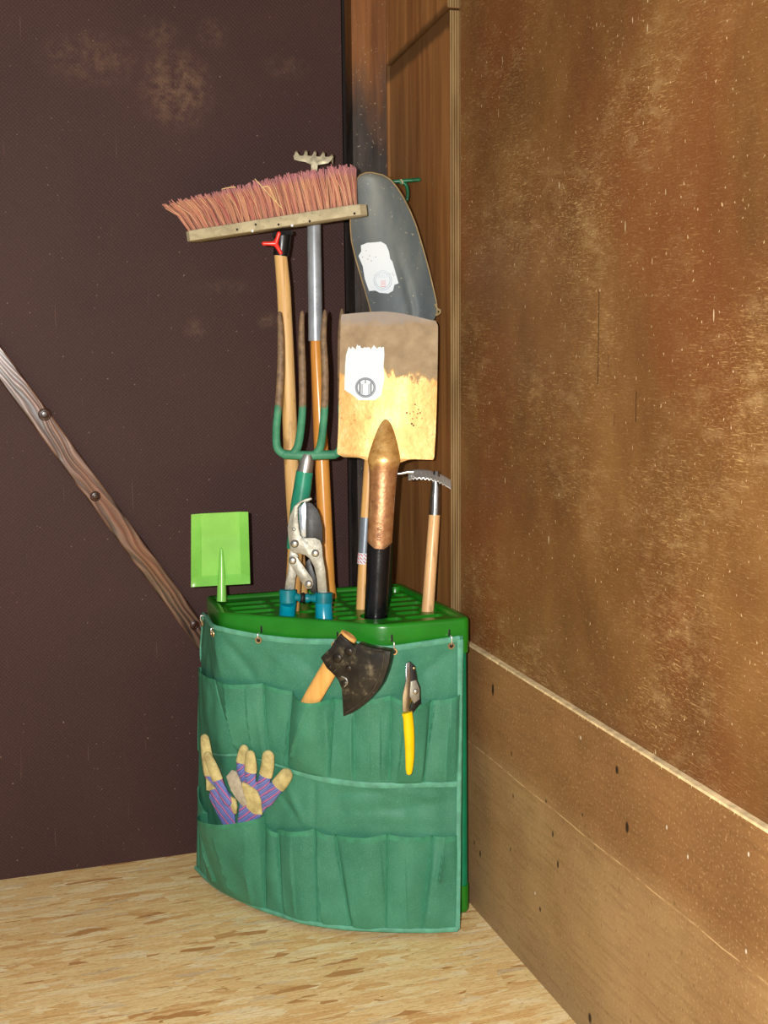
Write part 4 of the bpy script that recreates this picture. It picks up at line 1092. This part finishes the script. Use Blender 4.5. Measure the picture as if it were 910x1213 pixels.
for x, y, r_, o_ in ((297, 486, 36, .0035), (482, 572, 34, .0035), (279, 636, 34, .0075), (424, 846, 32, .0075), (290, 356, 16, .0035)):
    p = lp([(x, y)], o_)[0]; MB().sphere(p, r_/7.58/650., N, .45, 18, 8).obj('rivet', M['silver'], lop)
def lh(xc, y0, y1, foot, w, side_):
    a, b = lp([(xc, y0)], 0)[0], lp([(xc-2*side_, y1)], 0)[0]
    r_ = (lp([(xc+w/2, y0)], 0)[0]-a).length
    h = MB().tube([b, foot+V((0, 0, -.002)), foot+V((side_*.006, .0, -.20)), foot+V((side_*.012, .0, -.47)), foot+V((side_*.012, .0, -.495))], [r_, r_*1.02, r_*1.05, r_*1.05, r_*.8], 22).obj('handle', M['bluetube'], lop)
    c = MB().tube([a, lerp(a, b, .04), b-(b-a)*.05, b], [r_*.96, r_*1.06, r_*1.06, r_*.98], 22).obj('collar', M['tealp'], lop)
    return c, r_
cl, rl = lh(236, 895, 1018, fl, 146, -1); cr, rr_ = lh(558, 922, 1020, fr, 152, 1)
pa_, pb_ = lp([(300, 962), (352, 975)], .004); MB().tube([pa_, lerp(pa_, pb_, .6), pb_], [.008, .0062, .0085], 18).obj('buffer', M['tealp'], cl)
pc_, pd_ = lp([(490, 975), (395, 975)], .004); MB().tube([pc_, lerp(pc_, pd_, .5), lerp(pc_, pd_, .8), pd_], [.009, .006, .0085, .0078], 18).obj('buffer', M['tealp'], cr)
MB().sphere(lp([(368, 972)], .004)[0], .0100, (pd_-pa_), .55, 18, 10).obj('rubber_stop', M['black'], lop)

# --- hand weeder with ridged head
B = HP['hoe']; T = atY(516, 568, B.y+.02); A, N = axis_plane(B, T); base = down(B, T)
M['beech'] = mat_wood('pale_beech_handle', (216, 164, 108), (238, 194, 140), rough=.35); M['chrome'] = plain('shiny_steel', (170, 172, 174), .18, 1., var=.05)
hoe = thing('hand_weeder', 'short pale-handled hand weeder with bright ridged metal head, at rack right', 'hand weeder', base)
q = [onp(x, y, T, N) for x, y in ((516.6, 566), (514.8, 610), (507, 720))]
w0 = (onp(521.4, 610, T, N)-onp(514.8, 610, T, N)).length
MB().tube([q[1]+A*.006, q[1], q[2], B, base+A*.01, base], [w0*.9, w0*1.02, w0*1.12, w0*1.12, w0*1.1, w0*1.1], 22).obj('handle', M['beech'], hoe)
MB().tube([q[0], lerp(q[0], q[1], .5), q[1]], [w0*.8, w0*.95, w0*1.06], 22).obj('ferrule', M['chrome'], hoe)
# curved ridged plate: profile along photo x, depth along -N
tp = [(484, 558), (490, 556.3), (500, 556), (510, 557.3), (519, 560), (527, 564), (534.5, 568.5)]
tp3 = catmull([onp(x, y, T, N) for x, y in tp], 6); nt = len(tp3)-1
def head(s, v):
    i = s*nt; k = min(int(i), nt-1); p = lerp(tp3[k], tp3[k+1], i-k)
    wdt = .021*(.55+.45*math.sin(PI*min(1, .15+s*.8)))
    tooth = .0016*(1 if int(s*26) % 2 else -1)*(1 if .08 < s < .85 else 0)
    return p+N*((v-.45)*2*wdt)-A*(.020*max(0, v-.2)**1.2)+A*(tooth*v*.7)
M['greyzinc'] = plain('pale_zinc', (196, 196, 192), .35, .35, var=.1)
MB().grid(head, 78, 12, lambda s, v: head(s, v)-A*.0016).obj('ridged_head', M['greyzinc'], hoe, smooth=25)
tipp = [onp(x, y, T+N*.01, N) for x, y in ((490, 559), (482, 559.5), (475, 561), (469.5, 561.2))]
MB().tube(catmull(tipp, 4), [.0035]*4+[.003]*4+[.0024]*4+[.0012], 10, flat=.7).obj('side_tine', M['silver'], hoe)
MB().tube([q[0]-A*.003, q[0]+A*.012], [w0*.8, w0*.55], 16).obj('neck', M['chrome'], hoe)

# --- toy sand shovel
B = pc(262.5, 712.3, .5602); T = atY(260, 610, B.y+.0); A, N = axis_plane(B, T); base = B.copy()
M['lime'] = plain('lime_green_plastic', (128, 200, 88), .28, var=.06, scale=15)
toy = thing('sand_shovel', 'lime green plastic toy sand shovel standing upright in rack corner', 'toy shovel', base)
def tb(s, v):
    x = lerp(lerp(226.5, 294, s), lerp(226.3, 296.5, s), v); y = lerp(lerp(609.5, 606.3, s), lerp(695.5, 691.5, s), v)
    p = onp(x, y, T, N); ex = min(s, 1-s); 
    side_ = min(1, ex/.17); bot = min(1, (1-v)/.12)
    d = .014*min(1, side_*(.75+.25*v))*bot
    d *= (.55+.45*min(1, v/.32))
    return p-N*d
MB().grid(tb, 48, 48, lambda s, v: tb(s, v)-N*.0018).obj('blade', M['lime'], toy, smooth=22)
hq = [onp(x, y, T, N) for x, y in ((261.2, 652), (261.8, 672), (262.2, 694), (262.6, 708))]
MB().capsule([hq[0]-N*.013, hq[1]-N*.010, hq[2]-N*.005, hq[3]-N*.001, B], [.003, .0055, .0082, .009, .0092], 20, ends=(1, 0)).obj('handle', M['lime'], toy)

# --- hatchet in its sheath, hung in the fourth pocket
k5 = lambda x, y: (350+x/5.69, 730+y/5.69)
ua = uz(384, 815); PA0 = BS(ua[0], ua[1], .019); NA = BN(ua[0], ua[1]); NA = (NA+V((0, 0, .0))).normalized()
def ap(pts, off): return [onp(*k5(x, y), PA0+NA*off, NA) for x, y in pts]
M['sheath'] = mat_sheath(); M['axewood'] = mat_wood('varnished_hatchet_handle', (218, 158, 78), (240, 188, 112), rough=.3); M['endgrain'] = plain('end_grain', (206, 150, 92), .6, var=.2, scale=120)
h0, h1 = ap([(362, 128), (128, 528)], 0.)
ad = (h1-h0).normalized(); hend = h1+ad*.055
hat = thing('hatchet', 'wooden-handled hatchet with blade in black sheath stuck in upper pocket', 'hatchet', hend)
sd_a = ad.cross(NA).normalized()
hwid = (ap([(190, 335)], 0)[0]-ap([(270, 430)], 0)[0]).length*.5
mb = MB().tube([h0-ad*.0, h0+ad*.006, lerp(h0, h1, .5), h1, hend-NA*.004], [hwid*.98, hwid*1.0, hwid*.98, hwid*1.0, hwid*.95], 24, flat=.55, ref=NA)
mb.obj('handle', M['axewood'], hat)
MB().tube([h0-ad*.0012, h0+ad*.0004], [hwid*.8, hwid*.86], 24, flat=.6, ref=NA).obj('handle_end', M['endgrain'], hat)
so = [(298, 122), (345, 158), (395, 204), (424, 184), (480, 205), (540, 218), (592, 226), (642, 236), (632, 310), (615, 375), (585, 455), (545, 515), (490, 575), (430, 622), (375, 655), (320, 676), (316, 590), (310, 492), (290, 440), (268, 408), (238, 378), (210, 352), (185, 310), (168, 280), (202, 245), (235, 214), (262, 170)]
sh_o = MB().plate(ap(so, .0132), -NA*.0205, .002).obj('sheath', M['sheath'], hat, smooth=30)
mb = MB()                                              # stitched edging along the cutting side
mb.tube([p for p in catmull(ap([(600, 238), (588, 330), (562, 420), (520, 500), (462, 560), (395, 615), (340, 648)], .0133), 5)], .0016, 8)
mb.tube(catmull(ap([(440, 205), (500, 228), (560, 240), (600, 240)], .0133), 4), .0014, 8)
mb.tube(catmull(ap([(262, 372), (330, 310), (400, 245), (398, 215)], .0133), 4), .0014, 8)
mb.obj('edge_piping', plain('worn_black_piping', (50, 46, 38), .4, var=.4, scale=90), sh_o)
M['snap'] = plain('dull_black_snap', (52, 48, 42), .35, .6, var=.3, scale=120)
for x, y, r_ in ((285, 283, 36), (360, 238, 30), (358, 352, 24), (330, 455, 26), (232, 343, 14), (520, 518, 12)):
    p = ap([(x, y)], .0125)[0]; e_ = MB().sphere(p, r_/5.69/690., NA, .4, 16, 8).obj('snap_button', M['snap'], sh_o)
mb = MB().tube(catmull(ap([(310, 405), (340, 420), (350, 450), (330, 475)], .0137), 5), .0013, 8).obj('buckle', M['silver'], sh_o)

# --- secateurs
up_ = uz(485, 850); PP0 = BS(up_[0], up_[1], .036); NP = (BN(up_[0], up_[1])+V((0, 0, .05))).normalized()
def pp_(pts, off): return [onp(*k5(x, y), PP0+NP*off, NP) for x, y in pts]
M['yellow'] = plain('yellow_grip', (246, 206, 6), .28, var=.04)
bs = pp_([(768, 1072)], 0)[0]
sec = thing('secateurs', 'pruning shears with one bright yellow grip hooked over right upper pocket', 'secateurs', bs)
MB().plate(pp_([(746, 322), (772, 304), (778, 420), (790, 520), (770, 600), (768, 655), (722, 642), (724, 520), (744, 440)], .002), -NP*.004, .0007).obj('cutting_blade', M['chrome'], sec)
MB().plate(pp_([(776, 306), (808, 338), (822, 430), (842, 480), (845, 590), (812, 630), (782, 664), (764, 650), (790, 560), (776, 430)], .0), -NP*.005, .0008).obj('hook_blade', M['coated'], sec)
MB().plate(pp_([(778, 440), (815, 430), (838, 490), (838, 560), (800, 590), (772, 540)], .0035), -NP*.004, .0008).obj('pivot_plate', M['plate'], sec)
MB().sphere(pp_([(812, 508)], .0045)[0], .0048, NP, .5, 16, 8).obj('pivot_bolt', M['silver'], sec)
MB().sphere(pp_([(800, 350)], .0015)[0], .0024, NP, .5, 12, 6).obj('rivet', M['brass'], sec)
gp_ = catmull(pp_([(752, 648), (760, 690), (765, 760), (770, 850), (771, 950), (768, 1020), (767, 1050)], 0.), 4)
gr_ = [pick([(0, 36), (1, 33), (2, 35), (3, 33), (4, 30), (5, 25), (6, 20)], i/4)/5.69/672 for i in range(len(gp_))]
MB().capsule(gp_, gr_, 20, flat=.75, ref=NP, ends=(0, 1)).obj('grip', M['yellow'], sec)
g2 = catmull([q-NP*d for q, d in zip(pp_([(790, 520), (800, 590), (815, 680), (826, 780)], 0.), (.008, .020, .027, .0275))], 4)
MB().capsule(g2, .0042, 14, ends=(0, 1)).obj('grip', M['yellow'], sec)

# --- pair of work gloves sticking out of the lower left pocket
k4 = lambda x, y: (220+x/6.5, 850+y/6.5)
ug = uz(303, 945); PG0 = BS(ug[0], ug[1], .0150); NG = (BN(ug[0], ug[1])+NB*.4-V((0, 0, .12))).normalized()
ul = uz(273, 950); PL0 = BS(ul[0], ul[1], .0165); NL = (BN(ul[0], ul[1])+NB*.5-V((0, 0, .07))).normalized()
M['leather'] = mat_leather(); M['greyleather'] = plain('grey_worn_leather', (172, 164, 144), .85, var=.15, scale=70, bump=.5)
def finger(P0, Nn, pts, offs, wid, f_body, f_tip, split):
    # pts crop px base->tip ; body gets the whole finger, leather tip cap is a separate sleeve from 'split' on
    P = [onp(*k4(x, y), P0+Nn*o, Nn) for (x, y), o in zip(pts, offs)]
    P = catmull(P, 6); R = [pick(list(enumerate(wid)), i/6)/6.5/655. for i in range(len(P))]
    f_body.capsule(P, [r_*.97 for r_ in R], 16, flat=.52, ref=Nn)
    k = int(split*(len(P)-1))
    f_tip.append((P[k:], [r_*1.05+.0004 for r_ in R[k:]], Nn))
def glove(name, label, P0, Nn, fingers, palm, cuff, smat, extra):
    b = [onp(*k4(x, y), P0, Nn) for x, y in palm]
    low = sum(b, V())/len(b)
    body = MB(); tips = []
    for f in fingers: finger(P0, Nn, *f[:3], body, tips, f[3])
    for (x0, y0, x1, y1, w0_, w1_, o_) in cuff:
        p, q_ = onp(*k4(x0, y0), P0+Nn*o_, Nn), onp(*k4(x1, y1), P0+Nn*o_, Nn)
        body.capsule([p, lerp(p, q_, .5), q_], [w0_/6.5/655, (w0_+w1_)/2/6.5/655, w1_/6.5/655], 16, flat=.22, ref=Nn)
    g = thing(name, label, 'glove', min(body.v, key=lambda p: p.z), 'work gloves in the lower left pocket')
    o = body.obj('glove_body', smat, g, smooth=60)
    rm = o.modifiers.new('remesh', 'REMESH'); rm.mode = 'VOXEL'; rm.voxel_size = .0011; rm.use_smooth_shade = True
    sm = o.modifiers.new('smooth', 'SMOOTH'); sm.factor = .5; sm.iterations = 4
    for P, R, n_ in tips:
        MB().capsule(P, R, 18, flat=.56, ref=n_, ends=(0, 1)).obj('leather_fingertip', M['leather'], g)
    for pts, o_, mt in extra:
        MB().plate([onp(*k4(x, y), P0+Nn*o_, Nn) for x, y in pts], -Nn*.005, .0012).obj('leather_patch', mt, g)
    return g
s1 = mat_stripes('striped_cotton_a', math.radians(-55)); s2 = mat_stripes('striped_cotton_b', math.radians(48))
glove('work_glove', 'left glove of pair, long leather finger pointing up at the cover edge', PL0, NL,
      [([(255, 640), (195, 470), (165, 300), (148, 165)], [-.002, 0, 0, -.002], [50, 50, 48, 36], .42),
       ([(320, 640), (262, 520), (215, 400), (170, 300)], [.008, .010, .010, .006], [46, 48, 46, 36], .45)],
      [(250, 640)], [(290, 640, 330, 810, 100, 70, -.001), (215, 610, 290, 770, 46, 45, -.002)], s1,
      [([(255, 575), (345, 612), (380, 632), (390, 690), (385, 745), (365, 740), (335, 660), (300, 620)], .008, M['leather']), ([(155, 470), (180, 500), (225, 550), (180, 566), (158, 560)], .009, M['leather'])])
glove('work_glove', 'right glove of pair, striped with four spread leather-tipped fingers', PG0, NG,
      [([(450, 520), (430, 420), (432, 330), (450, 245)], [-.006, -.004, -.004, -.006], [40, 42, 42, 34], .62),
       ([(510, 560), (500, 460), (502, 370), (498, 290)], [.004, .005, .006, .004], [44, 48, 46, 36], .5),
       ([(570, 600), (600, 500), (628, 390), (637, 300)], [0, .003, .004, .002], [50, 50, 50, 46], .52),
       ([(620, 640), (680, 560), (740, 490), (775, 440)], [-.002, .002, .003, .002], [58, 56, 54, 48], .52)],
      [(540, 640)], [(550, 620, 465, 830, 105, 60, -.001), (485, 580, 450, 820, 65, 60, .0)], s2,
      [([(432, 500), (480, 520), (545, 570), (575, 640), (585, 750), (520, 745), (470, 700), (440, 600)], .0125, M['leather']),
       ([(350, 408), (385, 420), (420, 500), (445, 600), (470, 670), (440, 690), (390, 630), (345, 560), (310, 455)], .016, M['greyleather'])])

# ------------------------------------------------------------------ light
W = bpy.data.worlds.new('world'); S.world = W; W.use_nodes = True
W.node_tree.nodes['Background'].inputs[0].default_value = (1, .96, .9, 1); W.node_tree.nodes['Background'].inputs[1].default_value = .27
fl_ = bpy.data.lights.new('camera_flash', 'POINT'); fl_.energy = 185; fl_.shadow_soft_size = .012; fl_.color = (1, .97, .92)
fo = bpy.data.objects.new('camera_flash', fl_); COL.objects.link(fo); fo.location = C-r2*.075+u2*.03
vs_ = S.view_settings; vs_.view_transform = 'Standard'; vs_.look = 'None'; vs_.gamma = 1; vs_.use_curve_mapping = False; vs_.exposure = 0.
